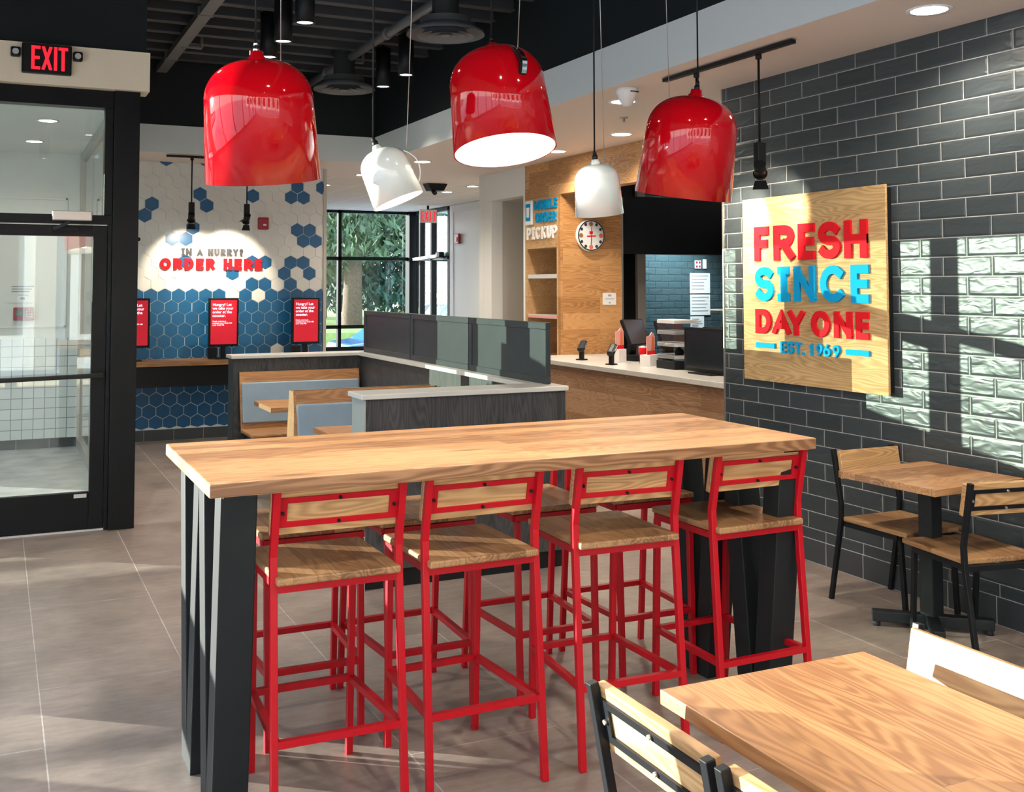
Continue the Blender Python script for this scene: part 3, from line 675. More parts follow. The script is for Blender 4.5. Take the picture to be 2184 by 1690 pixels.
dup(chair, (4.255, 4.055, 0), PI, 'black steel chair against the tile wall, far side of the small wall table')
dup(chair, (4.135, 3.565, 0), -.165, 'black steel chair pulled up to the near side of the small wall table')

def ped_table(loc, rz, sx, sy, zt, label, name, wood_m, spider):
    t = thing(name, label, 'table', loc, rz)
    MB().box(-sx / 2, sx / 2, -sy / 2, sy / 2, zt - .033, zt).build('tabletop', wood_m, t, bevel=.0022)
    for yy in spider:
        MB().box(-.038, .038, yy - .038, yy + .038, .07, zt - .045).build('column', M['leg_steel'], t, bevel=.004)
        MB().box(-.2, .2, yy - .2 if len(spider) == 1 else yy - .15, yy + .2 if len(spider) == 1 else yy + .15, zt - .045, zt - .034).build('mounting_plate', M['leg_steel'], t)
        for a in (45, 135):
            d = Vector((math.cos(math.radians(a)), math.sin(math.radians(a)), 0)); e = Vector((0, yy, 0))
            b = MB().bar(e - d * .27 + Vector((0, 0, .05)), e + d * .27 + Vector((0, 0, .05)), .055, .05, (0, 0, 1)).build('foot_bar', M['leg_steel'], t, bevel=.004)
            for k in (-.25, .25): MB().cyl(e + d * k, e + d * k + Vector((0, 0, .027)), .018, n=12).build('glide', M['rubber'], b)
    return t
ped_table((1.684, 1.43, 0), 0, .605, 1.20, .740, 'square edged oak table at the bottom right with two chairs on its left', 'dining_table', M['oak_y'], (-.35, .28))
ped_table((4.121, 3.765, 0), math.radians(3.5), .62, .555, .740, 'small square oak table on a black cross base beside the tile wall', 'dining_table', M['oak_x'], (0,))

# ---------------------------------------------------------------- pendants
def pendant(name, label, rim, ti, ta, hdir, R, Lh, outer, cable_x, power):
    rim = Vector(rim); aw = Vector((rim.x, rim.y, 0)).normalized(); ri = Vector((aw.y, -aw.x, 0))
    a = (Vector((0, 0, -1)) + ri * ti + aw * ta).normalized()
    h = ri * hdir[0] + aw * hdir[1]; h = (h - a * h.dot(a)).normalized()
    top = rim - a * Lh
    T = Matrix((h, (-a).cross(h), -a)).transposed().to_4x4(); T.translation = top
    t = thing(name, label, 'pendant lamp', mtx=T, group='mug shaped pendants over the bar table')
    s = R / .198
    prof = []
    for i in range(15):
        u = i / 14; ang = u * PI / 2; r = .935 * R * math.sin(ang) ** .86; z = -(1 - math.cos(ang) ** .86) * .38 * Lh
        prof.append((r, z))
    prof.append((R, -Lh)); no = len(prof) - 1
    inner = [(max(0, r - .006 * s), z - .006 * s) for r, z in prof[:-1]][::-1]
    full = prof + [(R - .006 * s, -Lh + .0005)] + inner
    MB().lathe(full, 64, [0] * no + [0] + [1] * len(inner)).build('shade', [outer, M['white_in']], t, recalc=False)
    MB().lathe([(0, .020 * s + .006), (.014 * s + .008, .020 * s + .006), (.015 * s + .009, .008), (.022 * s + .009, .004), (.022 * s + .009, -.012)], 24).build('cap', outer, t)
    MB().cyl((0, 0, .02 * s), (0, 0, .02 * s + .022), .012, .011, 16).cyl((0, 0, .02 * s + .02), (0, 0, .03 * s + .03), .009, .007, 12).build('cord_grip', M['chrome'] if label.startswith('glossy red pendant above') else M['black'], t)
    MB().lathe([(0, -.30 * Lh), (.03 * s, -.32 * Lh), (.045 * s, -.42 * Lh), (.045 * s, -.52 * Lh), (.03 * s, -.6 * Lh), (0, -.64 * Lh)], 20).build('bulb', M['bulb'], t)
    # mug handle, a flat strap
    hp = []; rd = outer is M['red']
    for i in range(13):
        f = i / 12; z = (-.13 - f * .30) * Lh if rd else (-.20 - f * .62) * Lh
        r = R * ((.80 + .19 * min(1, f * 1.6)) if rd else (.90 + .07 * min(1, f * 3))) + math.sin(f * PI) ** .75 * (.10 if rd else .27) * R
        hp.append((r, 0, z))
    hd = MB().path(hp, .020 if rd else .012, .004, (0, 1, 0)).build('handle', M['chrome'] if rd else outer, t)
    if rd: MB().path([(q[0] - .012, 0, q[2]) for q in hp], .030, .012, (0, 1, 0)).build('slot', M['black'], t)
    tp = T @ Vector((0, 0, .03 * s + .03)); hk = T @ Vector((R * (.90 if outer is M['red'] else 1.0), 0, (-.16 if outer is M['red'] else -.22) * Lh))
    MB().tube([tp, tp + Vector((0, 0, .4)), (cable_x[0], tp.y, ZD)], .0035, 8).build('cord', M['black'], t, world=True)
    MB().tube([hk, (cable_x[1], hk.y, ZD)], .0016, 6).build('suspension_wire', M['alum'], t, world=True)
    d = bpy.data.lights.new('pendant_light', 'POINT'); d.energy = power; d.color = (1, .9, .76); d.shadow_soft_size = .05
    lo = bpy.data.objects.new('pendant_light', d); COL.objects.link(lo); lo.parent = t; lo.location = (0, 0, -.8 * Lh)
pendant('pendant_lamp', 'glossy red pendant above the left end of the bar table', (.835, 3.60, 2.014), .068, .19, (.45, .9), .198, .415, M['red'], (.80, .90), 6)
pendant('pendant_lamp', 'glossy red pendant with its lit white inside showing and a chrome handle strap', (1.757, 3.585, 2.163), .115, -.20, (.5, -.87), .198, .415, M['red'], (1.70, 1.84), 6)
pendant('pendant_lamp', 'glossy red pendant nearest the tile wall, in front of the track light rail', (2.582, 3.60, 2.020), -.14, .13, (-.55, .8), .198, .415, M['red'], (2.66, 2.55), 6)
pendant('pendant_lamp', 'small white mug shaped pendant tilted to the right with a loop handle', (1.326, 3.585, 1.957), .41, -.06, (1, -.1), .096, .205, M['white_gloss'], (1.25, 1.42), 3)
pendant('pendant_lamp', 'small white pendant hanging upright in front of the clock wall', (2.180, 3.595, 1.932), .08, .18, (.35, .93), .096, .205, M['white_gloss'], (2.15, 2.18), 3)

# ---------------------------------------------------------------- FRESH plaque
pq = thing('wall_sign', 'oak plaque with red and blue raised slogan lettering on the tile wall', 'sign', (4.48, 4.905, 1.05))
MB().box(4.420, 4.436, 4.300, 5.510, 1.050, 2.206).build('board', M['plaque'], pq, world=True, bevel=.002)
MB().box(4.436, 4.480, 4.315, 5.495, 1.065, 2.19).build('backing', M['black'], pq, world=True)
O, EU, EV = (4.4195, 0, 0), (0, -1, 0), (0, 0, 1)
def line(nm, items, v0, v1, t, m):
    b = MB()
    for ch, ya, yb in items: glyph(b, ch, -ya, -yb, v0, v1, t, O, EU, EV, .014)
    b.build(nm, m, pq, world=True)
line('lettering', [('F', 5.38, 5.247), ('R', 5.198, 5.017), ('E', 4.978, 4.841), ('S', 4.807, 4.632), ('H', 4.598, 4.425)], 1.805, 2.022, .052, M['sign_red'])
line('lettering', [('S', 5.377, 5.207), ('I', 5.164, 5.063), ('N', 5.02, 4.838), ('C', 4.795, 4.596), ('E', 4.552, 4.419)], 1.552, 1.767, .049, M['sign_blue'])
line('lettering', [('D', 5.377, 5.234), ('A', 5.219, 5.06), ('Y', 5.078, 4.938), ('O', 4.878, 4.726), ('N', 4.689, 4.553), ('E', 4.52, 4.424)], 1.348, 1.502, .038, M['sign_red'])
line('lettering', [('E', 5.147, 5.101), ('S', 5.089, 5.032), ('T', 5.02, 4.965), ('.', 4.958, 4.941), ('1', 4.896, 4.862), ('9', 4.834, 4.786), ('6', 4.777, 4.722), ('9', 4.702, 4.648)], 1.236, 1.308, .014, M['sign_blue'])
MB().box(4.406, 4.4195, 5.202, 5.375, 1.259, 1.290).build('bar', M['sign_blue'], pq, world=True); MB().box(4.406, 4.4195, 4.424, 4.598, 1.257, 1.288).build('bar', M['sign_blue'], pq, world=True)

# ---------------------------------------------------------------- track lights
def track(label, p0, p1, stems, zr, zb, aim, power, ang):
    t = thing('track_light', label, 'track light', p0)
    MB().bar(p0, p1, .035, .022, (0, 0, 1)).build('rail', M['black'], t, world=True)
    for (x, y), tg in zip(stems, aim):
        MB().cyl((x, y, zr), (x, y, zb), .007, n=10).cyl((x, y, zr), (x, y, zr - .035), .018, n=12).build('stem', M['black'], t, world=True)
        MB().box(x - .028, x + .028, y - .022, y + .022, zb - .13, zb).build('driver_box', M['black'], t, world=True, bevel=.004)
        c = Vector((x, y, zb - .13)); d = (Vector(tg) - c); d.z -= .1; d.normalize()
        o2 = c + Vector((0, 0, -.02))
        hd = MB().cyl(o2 - d * .05, o2 + d * .04, .032, .034, 18).cyl(o2 + d * .04, o2 + d * .055, .040, .040, 18).build('lamp_head', M['black'], t, world=True)
        sd = d.cross(Vector((0, 0, 1))).normalized(); up = sd.cross(d)
        for q in (-1, 1):
            MB().prism([(-.03, 0), (.03, 0), (.045, .06), (-.045, .06)], o2 + d * .055 + up * .04 * q, sd, (d + up * .5 * q).normalized(), .002).build('barn_door', M['black'], hd).data.transform(t.matrix_basis.inverted())
        MB().cyl(o2 + d * .0552, o2 + d * .057, .033, n=18).build('lens', M['lamp'], hd, world=False).data.transform(t.matrix_basis.inverted())
        spot('track_spot', tuple(o2 + d * .08), tg, power, ang, .5, (1, .86, .66), .02, t)
track('black track light on the ceiling in front of the tile wall', (3.885, 5.60, 2.966), (3.885, 4.40, 2.966), ((3.905, 4.71), (3.905, 5.29)), 2.966, 2.455, ((4.44, 5.30, 2.02), (4.44, 5.52, 2.02)), 40, 66)
track('black track light lighting the order here lettering on the hexagon wall', (1.545, 10.95, 2.966), (2.75, 10.95, 2.966), ((1.80, 10.95), (2.365, 10.95)), 2.966, 2.50, ((1.90, 11.65, 1.75), (2.30, 11.65, 1.75)), 26, 78)

# ---------------------------------------------------------------- ceiling fixtures
def downlight(x, y, z, label, r=.085, power=55, group='recessed ceiling downlights'):
    t = thing('downlight', label, 'ceiling light', (x, y, z), group=group)
    MB().lathe([(r, 0), (r + .022, 0), (r + .022, -.006), (r, -.004)], 32).build('trim_ring', M['sign_white'], t)
    MB().cyl((0, 0, 0), (0, 0, -.003), r, n=32).build('diffuser', M['lamp'], t)
    spot('downlight_beam', (x, y, z - .02), (x, y, 0), power, 150, .8, (1, .88, .72), .08, t)
downlight(4.093, 3.682, ZS, 'round downlight above the tile wall at the top right', .085)
downlight(4.119, 6.46, ZS, 'round downlight beside the white smoke alarm')
downlight(5.00, 7.873, ZS, 'round downlight between the sprinkler and the oak bulkhead')
downlight(5.055, 9.145, ZS, 'round downlight above the pickup lettering')
downlight(4.16, 10.516, ZS, 'round downlight above the tilted white pendant')
downlight(4.0, 12.08, ZS, 'round downlight just left of the tilted white pendant', .07)
downlight(3.95, 13.53, ZS + .004, 'round downlight by the top end of the hexagon wall', .07)
downlight(5.85, 13.83, ZS + .004, 'farther round downlight beside the black ceiling camera', .07)
downlight(5.83, 12.9, ZS + .004, 'nearer round downlight to the right of the black ceiling camera', .07)
downlight(.36, 9.3, 3.01, 'nearer round downlight in the vestibule ceiling', .07, 16)
downlight(.30, 10.7, 3.01, 'farther round downlight in the vestibule ceiling', .07, 16)
def cyl_light(x, y, z, label, pw=34, an=100):
    t = thing('cylinder_light', label, 'ceiling light', (x, y, z), group='black cylinder lights under the dark ceiling')
    MB().lathe([(.055, .004), (.06, -.004), (.07, 0), (.07, .36), (0, .36)], 28).build('housing', M['black'], t)
    MB().cyl((0, 0, .006), (0, 0, .009), .058, n=24).build('diffuser', M['lamp'], t)
    MB().cyl((0, 0, .36), (0, 0, ZD - z), .012, n=10).build('hanger', M['black'], t)
    spot('cylinder_beam', (x, y, z - .02), (x, y, 0), pw, an, .7, (1, .88, .72), .05, t)
cyl_light(1.945, 7.17, 3.5, 'black cylinder downlight nearest the viewer in the left row')
cyl_light(1.945, 7.79, 3.5, 'middle black cylinder downlight of the left row')
cyl_light(1.975, 8.38, 3.5, 'black cylinder downlight half hidden behind the left red pendant')
cyl_light(3.245, 8.60, 3.5, 'black cylinder downlight beside the upper air diffuser')
cyl_light(3.245, 9.20, 3.5, 'black cylinder downlight nearest the white corner beam')
cyl_light(1.0, 1.6, 3.5, 'black cylinder downlight over the near left floor', 55, 155)
cyl_light(2.7, 1.3, 3.5, 'black cylinder downlight over the front table', 55, 155)
cyl_light(.6, -1.2, 3.5, 'black cylinder downlight behind the viewer at the left', 55, 155)
cyl_light(2.8, -1.4, 3.5, 'black cylinder downlight behind the viewer at the right', 55, 155)
cyl_light(.3, 5.3, 3.5, 'black cylinder downlight above the aisle before the glass door', 55, 155)
downlight(4.093, .9, ZS, 'round downlight above the tile wall beside the front table')
downlight(4.093, -1.8, ZS, 'round downlight above the tile wall behind the viewer')
def diffuser(x, y, z, label):
    t = thing('air_diffuser', label, 'air vent', (x, y, z), group='round ceiling diffusers')
    MB().lathe([(.29, 0), (.285, .02), (.20, .07), (.19, .07), (.19, .12), (.16, .12)], 40).build('outer_ring', M['pipe'], t)
    for r in (.21, .145, .075):
        MB().lathe([(r, -.012), (r - .03, .008), (r - .055, .03)], 40).build('cone', M['pipe'], t)
    MB().lathe([(0, .03), (.05, .01), (.03, -.01), (0, -.014)], 24).build('hub', M['pipe'], t)
    MB().cyl((0, 0, .07), (0, 0, ZD - z), .10, n=28).build('duct', M['deck'], t)
diffuser(2.99, 7.10, 3.5, 'round grey air diffuser above the middle red pendant')
diffuser(2.96, 9.50, 3.5, 'round grey air diffuser farther back, below the first')
def pipe(x, label, r, sq=False):
    t = thing('ceiling_pipe', label, 'pipe', (x, 5, 3.82))
    b = MB()
    if sq: b.box(x - .05, x + .05, -1, 10.84, 3.79, 3.85)
    else: b.cyl((x, -1, 3.80), (x, 10.84, 3.80), r, n=16)
    b.build('run', M['pipe'], t, world=True)
    k = MB()
    for yy in (6.2, 8.4, 10.2): k.cyl((x, yy - .04, 3.80), (x, yy + .04, 3.80), r + .012, n=16) if not sq else k.box(x - .06, x + .06, yy - .02, yy + .02, 3.784, 3.86)
    k.build('coupling', M['pipe'], t, world=True)
    MB().cyl((x, 9.6, 3.80), (x + .18, 9.6, 3.80), .018, n=10).cyl((x + .18, 9.6, 3.80), (x + .18, 9.6, 3.92), .014, n=10).build('branch', M['pipe'], t, world=True)
pipe(1.47, 'flat grey conduit strap crossing the dark ceiling at the left', .04, True)
pipe(3.0, 'round grey sprinkler pipe crossing the dark ceiling', .038)
t = thing('smoke_alarm', 'white cone shaped alarm on the ceiling by a downlight', 'alarm', (3.87, 6.02, ZS))
MB().lathe([(0, 0), (.074, 0), (.078, -.03), (.066, -.042), (.056, -.075), (.03, -.118), (0, -.124)], 28).build('body', M['sign_white'], t)
MB().box(-.02, .045, -.078, -.05, -.034, -.026).build('slot', M['ink'], t)
t = thing('sprinkler', 'small sprinkler head between two downlights', 'sprinkler', (4.515, 7.07, ZS))
MB().lathe([(0, 0), (.035, 0), (.035, -.006), (.008, -.008), (.008, -.035), (0, -.036)], 18).lathe([(0, -.034), (.018, -.035), (.018, -.038), (0, -.039)], 16).build('head', M['alum'], t)
t = thing('ceiling_camera', 'black angled camera housing on the far ceiling', 'camera', (5.24, 12.79, ZS))
MB().prism([(-.14, 0), (.14, 0), (.09, -.09), (-.09, -.09)], (0, .09, 0), (1, 0, 0), (0, 0, 1), .18).build('housing', M['black'], t)
MB().cyl((-.05, -.05, -.09), (-.05, -.12, -.13), .03, n=14).build('lens', M['black'], t)

# ---------------------------------------------------------------- exit signs
ex = thing('exit_sign', 'black exit sign with red glowing letters on the cream fascia', 'sign', (.275, 7.50, 3.05))
MB().box(.122, .430, 7.45, 7.50, 3.052, 3.250).build('housing', M['black'], ex, world=True, bevel=.008)
b = MB()
for ch, a, c in (('E', .18, .235), ('X', .245, .307), ('i', .318, .340), ('T', .346, .405)): glyph(b, ch, a, c, 3.075, 3.232, .02, (0, 7.449, 0), (1, 0, 0), (0, 0, 1), .004)
b.build('lettering', M['exit_red'], ex, world=True)
for x in (.085, .468):
    hd = MB().box(x - .03, x + .03, 7.44, 7.49, 3.152, 3.215).build('lamp_head', M['black'], ex, world=True, bevel=.01)
    MB().cyl((x, 7.434, 3.183), (x, 7.44, 3.183), .020, n=18).build('lens', M['cap'], hd).data.transform(ex.matrix_basis.inverted())
e2 = thing('exit_sign', 'small red and white exit sign hung by the far glazed exit', 'sign', (6.55, 16.3, 2.95))
MB().cyl((6.55, 16.3, 2.985), (6.55, 16.3, 2.92), .02, n=10).build('mount', M['black'], e2, world=True)
MB().box(6.40, 6.70, 16.28, 16.32, 2.70, 2.92).build('housing', M['sign_white'], e2, world=True)
b = MB()
for i, ch in enumerate('EXiT'): glyph(b, ch, 6.42 + i * .07, 6.475 + i * .07, 2.73, 2.89, .018, (0, 16.28, 0), (1, 0, 0), (0, 0, 1), .003)
b.build('lettering', M['exit_red'], e2, world=True)

# ---------------------------------------------------------------- hexagon wall: lettering, alarm, shelf, kiosks
os_ = thing('wall_lettering', 'dark and red raised order here lettering on the hexagon wall', 'sign', (2.14, 11.64, 1.8))
b = MB(); word(b, 'IN A HURRY?', 1.816, 2.480, 1.972, 2.054, .021, (0, 11.648, 0), (1, 0, 0), (0, 0, 1), .012); b.build('lettering', M['sign_dark'], os_, world=True)
b = MB(); word(b, 'ORDER HERE', 1.590, 2.690, 1.818, 1.945, .038, (0, 11.648, 0), (1, 0, 0), (0, 0, 1), .014); b.build('lettering', M['sign_red'], os_, world=True)
t = thing('fire_strobe', 'dark red square fire alarm strobe on the hexagon wall', 'alarm', (2.69, 11.65, 2.34))
MB().box(2.638, 2.756, 11.61, 11.654, 2.274, 2.408).build('body', M['alarm'], t, world=True, bevel=.01)
MB().box(2.69, 2.725, 11.598, 11.61, 2.315, 2.335).build('lens', M['sign_white'], t, world=True)
t = thing('fire_strobe', 'small red fire alarm strobe on the white wall by the far exit', 'alarm', (6.9, 15.8, 2.4))
MB().box(6.84, 6.885, 15.70, 15.88, 2.33, 2.50).build('body', M['alarm'], t, world=True, bevel=.01)
MB().box(6.825, 6.84, 15.75, 15.79, 2.37, 2.44).build('lens', M['sign_white'], t, world=True)

sh = thing('order_counter', 'wood topped shelf with black apron under the hexagon tiles', 'counter', (2.3, 11.4, 0))
MB().box(.95, 3.38, 11.25, 11.64, .815, .868).build('top', M['booth_wood'], sh, world=True, bevel=.003)
MB().box(.97, 3.38, 11.28, 11.64, .600, .815).build('apron', M['black'], sh, world=True)
def kiosk(x0, x1, z0, z1, label, rz=0.0):
    cx = (x0 + x1) / 2; t = thing('order_kiosk', label, 'screen', (cx, 11.42, .868), rz, group='order kiosks on the shelf')
    h = (x1 - x0) / 2; a, c = z0 - .868, z1 - .868
    MB().box(-h, h, -.06, -.02, a, c).build('bezel', M['black'], t, bevel=.006)
    MB().box(-h + .022, h - .022, -.0625, -.06, a + .025, c - .022).build('screen', M['screen'], t)
    o = lambda dx, dz: t.matrix_basis @ Vector((-h + .04 + dx, -.0632, c - dz))
    eu = t.matrix_basis.to_3x3() @ Vector((1, 0, 0))
    text_mesh('headline', 'Hungry? Let\nwe take your\norder at the\ncounter.', .041, M['screen_text'], o(0, .085), eu, (0, 0, 1), t, .0010)
    text_mesh('small_print', 'Kiosk ordering is\navailable from 10:30 AM\nuntil 10:00 PM', .021, M['screen_text'], o(0, .255), eu, (0, 0, 1), t, .0003)
    MB().bar((0, -.02, 0), (0, -.02, a + .05), .05, .03).box(-.08, .08, -.1, .08, 0, .012).build('stand', M['black'], t)
    MB().box(-.17, -.08, -.13, -.05, .01, .13).build('card_reader', M['black'], t, bevel=.006)
    return t
kiosk(1.140, 1.460, 1.005, 1.518, 'red order kiosk screen cut off by the dark door jamb')
kiosk(2.060, 2.380, 1.001, 1.518, 'red order kiosk screen in the middle of the shelf')
kiosk(2.957, 3.275, 1.008, 1.520, 'red order kiosk screen at the window end of the shelf', .05)
# vestibule notice and panel
t = thing('notice', 'white printed notice on the vestibule wall above a red panel', 'notice', (.24, 11.6, 1.58))
MB().box(.105, .385, 11.612, 11.618, 1.478, 1.682).build('sheet', M['paper'], t, world=True)
b = MB()
for i, z in enumerate((1.64, 1.615, 1.59)): b.box(.14, .35 - .02 * i, 11.610, 11.612, z - .006, z + .006)
b.box(.20, .30, 11.610, 11.612, 1.55, 1.556).box(.225, .265, 11.610, 11.612, 1.51, 1.53).build('printing', M['grayink'], t, world=True)
t = thing('alarm_panel', 'red alarm panel with a small green display in the vestibule', 'alarm', (.255, 11.6, 1.36))
MB().box(.16, .355, 11.585, 11.62, 1.297, 1.43).build('case', M['alarm'], t, world=True, bevel=.008)
MB().box(.185, .265, 11.582, 11.586, 1.345, 1.40).build('display', plain('display_green', (.05, .14, .07), .3), t, world=True)
b = MB()
for i in range(3):
    for j in range(3): b.box(.28 + i * .022, .295 + i * .022, 11.581, 11.586, 1.33 + j * .025, 1.345 + j * .025)
b.build('keypad', M['grayink'], t, world=True)
t = thing('wall_hook', 'tiny black wall hook between jamb and hexagon tiles', 'hook', (1.42, 11.66, 2.2))
MB().cyl((1.36, 11.655, 2.14), (1.36, 11.60, 2.14), .010, n=10).cyl((1.36, 11.605, 2.14), (1.36, 11.59, 2.14), .022, n=14).build('peg', M['black'], t, world=True)

# ---------------------------------------------------------------- booths
def partition(label, x0, x1, y0, y1, end=None):
    t = thing('booth_partition', label, 'partition', ((x0 + x1) / 2, (y0 + y1) / 2, 0))
    MB().box(x0, x1, y0, y1, .10, 1.030).build('panel', M['dark_lam'], t, world=True)
    MB().box(x0 + .015, x1 - .015, y0 + .02, y1 - .02, 0, .10).build('kick', M['black'], t, world=True)
    return t
p1 = partition('low dark wood grain partition right behind the bar table', 1.842, 3.085, 5.49, 5.69)
MB().box(1.832, 1.842, 5.485, 5.695, .0, 1.03).build('end_panel', M['sunlit_end'], p1, world=True)
MB().box(1.812, 3.095, 5.465, 5.715, 1.030, 1.058).build('cap', M['cap'], p1, world=True, bevel=.004)
p2 = partition('low dark wood grain partition at the far end of the booths', 1.848, 3.085, 8.99, 9.18)
MB().box(1.820, 3.095, 8.965, 9.205, 1.030, 1.058).build('cap', M['cap'], p2, world=True, bevel=.004)
MB().box(1.838, 1.848, 8.985, 9.185, 0, 1.03).build('end_panel', M['slate'], p2, world=True)
p3 = partition('long dark partition with tinted screen panels along the booths', 2.97, 3.085, 5.692, 8.988)
MB().box(2.945, 3.10, 5.716, 8.964, 1.030, 1.058).build('cap', M['cap'], p3, world=True)
for a, c in ((5.60, 6.735), (6.745, 7.865), (7.875, 9.04)):
    sc = MB().box(3.02, 3.04, a + .05, c - .05, 1.10, 1.39).build('screen_panel', M['slate'], p3, world=True)
    MB().box(3.012, 3.048, a, c, 1.058, 1.10).box(3.012, 3.048, a, c, 1.385, 1.427).box(3.012, 3.048, a, a + .05, 1.10, 1.385).box(3.012, 3.048, c - .05, c, 1.10, 1.385).build('screen_frame', M['slate'], p3, world=True, bevel=.004)
def bench(label, yb, sgn, both):
    t = thing('booth_bench', label, 'bench', (2.42, yb, 0), group='oak and blue grey booth benches')
    X0, X1 = 1.885, 2.94
    for s in ((sgn,) if not both else (-1, 1)):
        off = s * (.03 if both else 0); tilt = s * .09
        f = lambda d, z: (yb + off + s * d + tilt * (1 - (z - .45) / .47), z)
        def slab(d0, d1, z0, z1, x0=X0, x1=X1):
            b = MB(); q = [f(d0, z0), f(d1, z0), f(d1, z1), f(d0, z1)]
            b.prism(q, (x0, 0, 0), (0, 1, 0), (0, 0, 1), x1 - x0); return b
        slab(0, .018, .42, .918).build('backrest', M['booth_wood'], t, world=True)
        slab(.018, .045, .50, .832, X0 + .012, X1 - .01).build('cushion', M['vinyl'], t, world=True, bevel=.012, seg=3)
        MB().box(X0, X1, min(yb + s * .09, yb + s * .50), max(yb + s * .09, yb + s * .50), .42, .452).build('seat', M['booth_wood'], t, world=True, bevel=.012)
        MB().box(X0 + .04, X1 - .04, min(yb + s * .1, yb + s * .42), max(yb + s * .1, yb + s * .42), 0, .42).build('base', M['black'], t, world=True)
    if both:
        MB().prism([(yb - .14, .0), (yb + .14, .0), (yb + .14, .42), (yb + .055, .918), (yb - .055, .918), (yb - .14, .42)], (X0 - .004, 0, 0), (0, 1, 0), (0, 0, 1), .02).build('end_board', M['booth_wood'], t, world=True)
    return t
bench('booth bench against the far partition', 8.97, -1, False)
bench('double sided booth bench with a peaked wooden end board', 7.22, -1, True)
def booth_table(label, y0, y1):
    t = thing('booth_table', label, 'table', (2.42, (y0 + y1) / 2, 0), group='oak booth tables')
    MB().box(1.872, 2.965, y0, y1, .705, .742).build('tabletop', M['booth_wood'], t, world=True, bevel=.004)
    MB().box(2.38, 2.46, (y0 + y1) / 2 - .04, (y0 + y1) / 2 + .04, .05, .705).build('column', M['black_steel'], t, world=True)
    MB().box(2.16, 2.68, (y0 + y1) / 2 - .2, (y0 + y1) / 2 + .2, 0, .05).build('foot', M['black_steel'], t, world=True, bevel=.01)
booth_table('booth table in the farther booth', 7.78, 8.33)
booth_table('booth table in the nearer booth, mostly behind the low partition', 6.06, 6.62)

# ---------------------------------------------------------------- service counter and pickup unit
sc = thing('service_counter', 'long service counter with white top and brown oak front', 'counter', (5.2, 8.1, 0))
MB().box(4.925, 5.56, 5.80, 9.645, .885, .928).build('top', M['stone'], sc, world=True, bevel=.004)
MB().box(4.96, 5.56, 5.80, 9.645, .08, .885).build('front', M['counter_front'], sc, world=True)
MB().box(5.0, 5.54, 5.82, 9.63, 0, .08).build('kick', M['black'], sc, world=True)
pu = thing('pickup_shelf', 'tall oak pickup unit with open shelves and raised lettering', 'shelf', (5.55, 10.05, 0))
b = MB()
b.box(5.37, 5.76, 9.70, 9.730, .0, 2.608).box(5.37, 5.76, 10.40, 10.452, 0, 2.608).box(5.37, 5.39, 9.73, 10.40, 2.085, 2.608).box(5.37, 5.76, 9.73, 10.40, 2.055, 2.085)
b.box(5.74, 5.76, 9.73, 10.40, 0, 2.055).build('carcass', wood('pickup_oak', 'Y', (.44, .25, .11), (.66, .41, .20), ('Z', .17, .9), knots=.1), pu, world=True)
MB().box(5.376, 5.74, 9.73, 10.40, 1.728, 1.772).build('shelf', M['stone'], pu, world=True)
MB().box(5.376, 5.74, 9.73, 10.40, 1.298, 1.335).build('shelf', M['stone'], pu, world=True)
MB().box(5.374, 5.376, 9.74, 10.39, 1.302, 1.330).build('red_strip', M['pink'], pu, world=True)
MB().box(5.376, 5.74, 9.73, 10.40, .86, .90).build('shelf', M['booth_wood'], pu, world=True)
O2, EU2 = (5.369, 0, 0), (0, -1, 0)
b = MB(); word(b, 'MOBILE', -10.215, -9.705, 2.475, 2.578, .021, O2, EU2, (0, 0, 1), .012); word(b, 'ORDER', -10.195, -9.722, 2.335, 2.44, .021, O2, EU2, (0, 0, 1), .012); b.build('lettering', M['sign_blue'], pu, world=True)
b = MB(); word(b, 'PICKUP', -10.395, -9.712, 2.155, 2.29, .030, O2, EU2, (0, 0, 1), .012); b.build('lettering', M['sign_white'], pu, world=True)
ic = MB().box(5.340, 5.369, 10.245, 10.400, 2.315, 2.588).build('phone_emblem', M['sign_white'], pu, world=True, bevel=.012)
MB().box(5.337, 5.340, 10.268, 10.378, 2.36, 2.55).build('emblem_screen', M['sign_blue'], ic).data.transform(pu.matrix_basis.inverted())
b = MB().prism([(-10.36, 2.51), (-10.285, 2.51), (-10.295, 2.40), (-10.35, 2.40)], (5.3365, 0, 0), (0, -1, 0), (0, 0, 1), .002)
b.bm.transform(Matrix.Identity(4)); b.build('emblem_cup', M['sign_white'], ic).data.transform(pu.matrix_basis.inverted())

ck = thing('wall_clock', 'round white clock with dark dotted rim on the oak wall', 'clock', (5.716, 9.65, 2.179))
F = Matrix.Rotation(PI / 2, 4, 'X')     # local z -> -Y
MB().lathe([(0, 0), (.163, 0), (.168, .01), (.168, .045), (.155, .05)], 48, T=F).build('case', M['sign_white'], ck)
MB().lathe([(.157, .046), (0, .046)], 48, T=F).build('face', M['paper'], ck)
for k in range(12):
    a = k * PI / 6; r = .132
    if k % 3 == 0:
        b = MB().cyl((r * .92 * math.sin(a), -.046, r * .92 * math.cos(a)), (r * .92 * math.sin(a), -.048, r * .92 * math.cos(a)), .024, n=16); b.build('marker', M['orange'] if k in (3, 6) else M['booth_wood'], ck)
    else: MB().cyl((r * math.sin(a), -.046, r * math.cos(a)), (r * math.sin(a), -.048, r * math.cos(a)), .017, n=10).build('marker', M['sign_dark'], ck)
MB().lathe([(.150, .0505), (.163, .0505)], 48, T=F).build('rim_ring', M['sign_dark'], ck)
MB().bar((-.05, -.0478, -.008), (.055, -.0478, -.004), .014, .003, (0, 1, 0)).bar((-.02, -.0478, .03), (.02, -.0478, .03), .03, .003, (0, 1, 0)).build('emblem', M['sign_red'], ck)
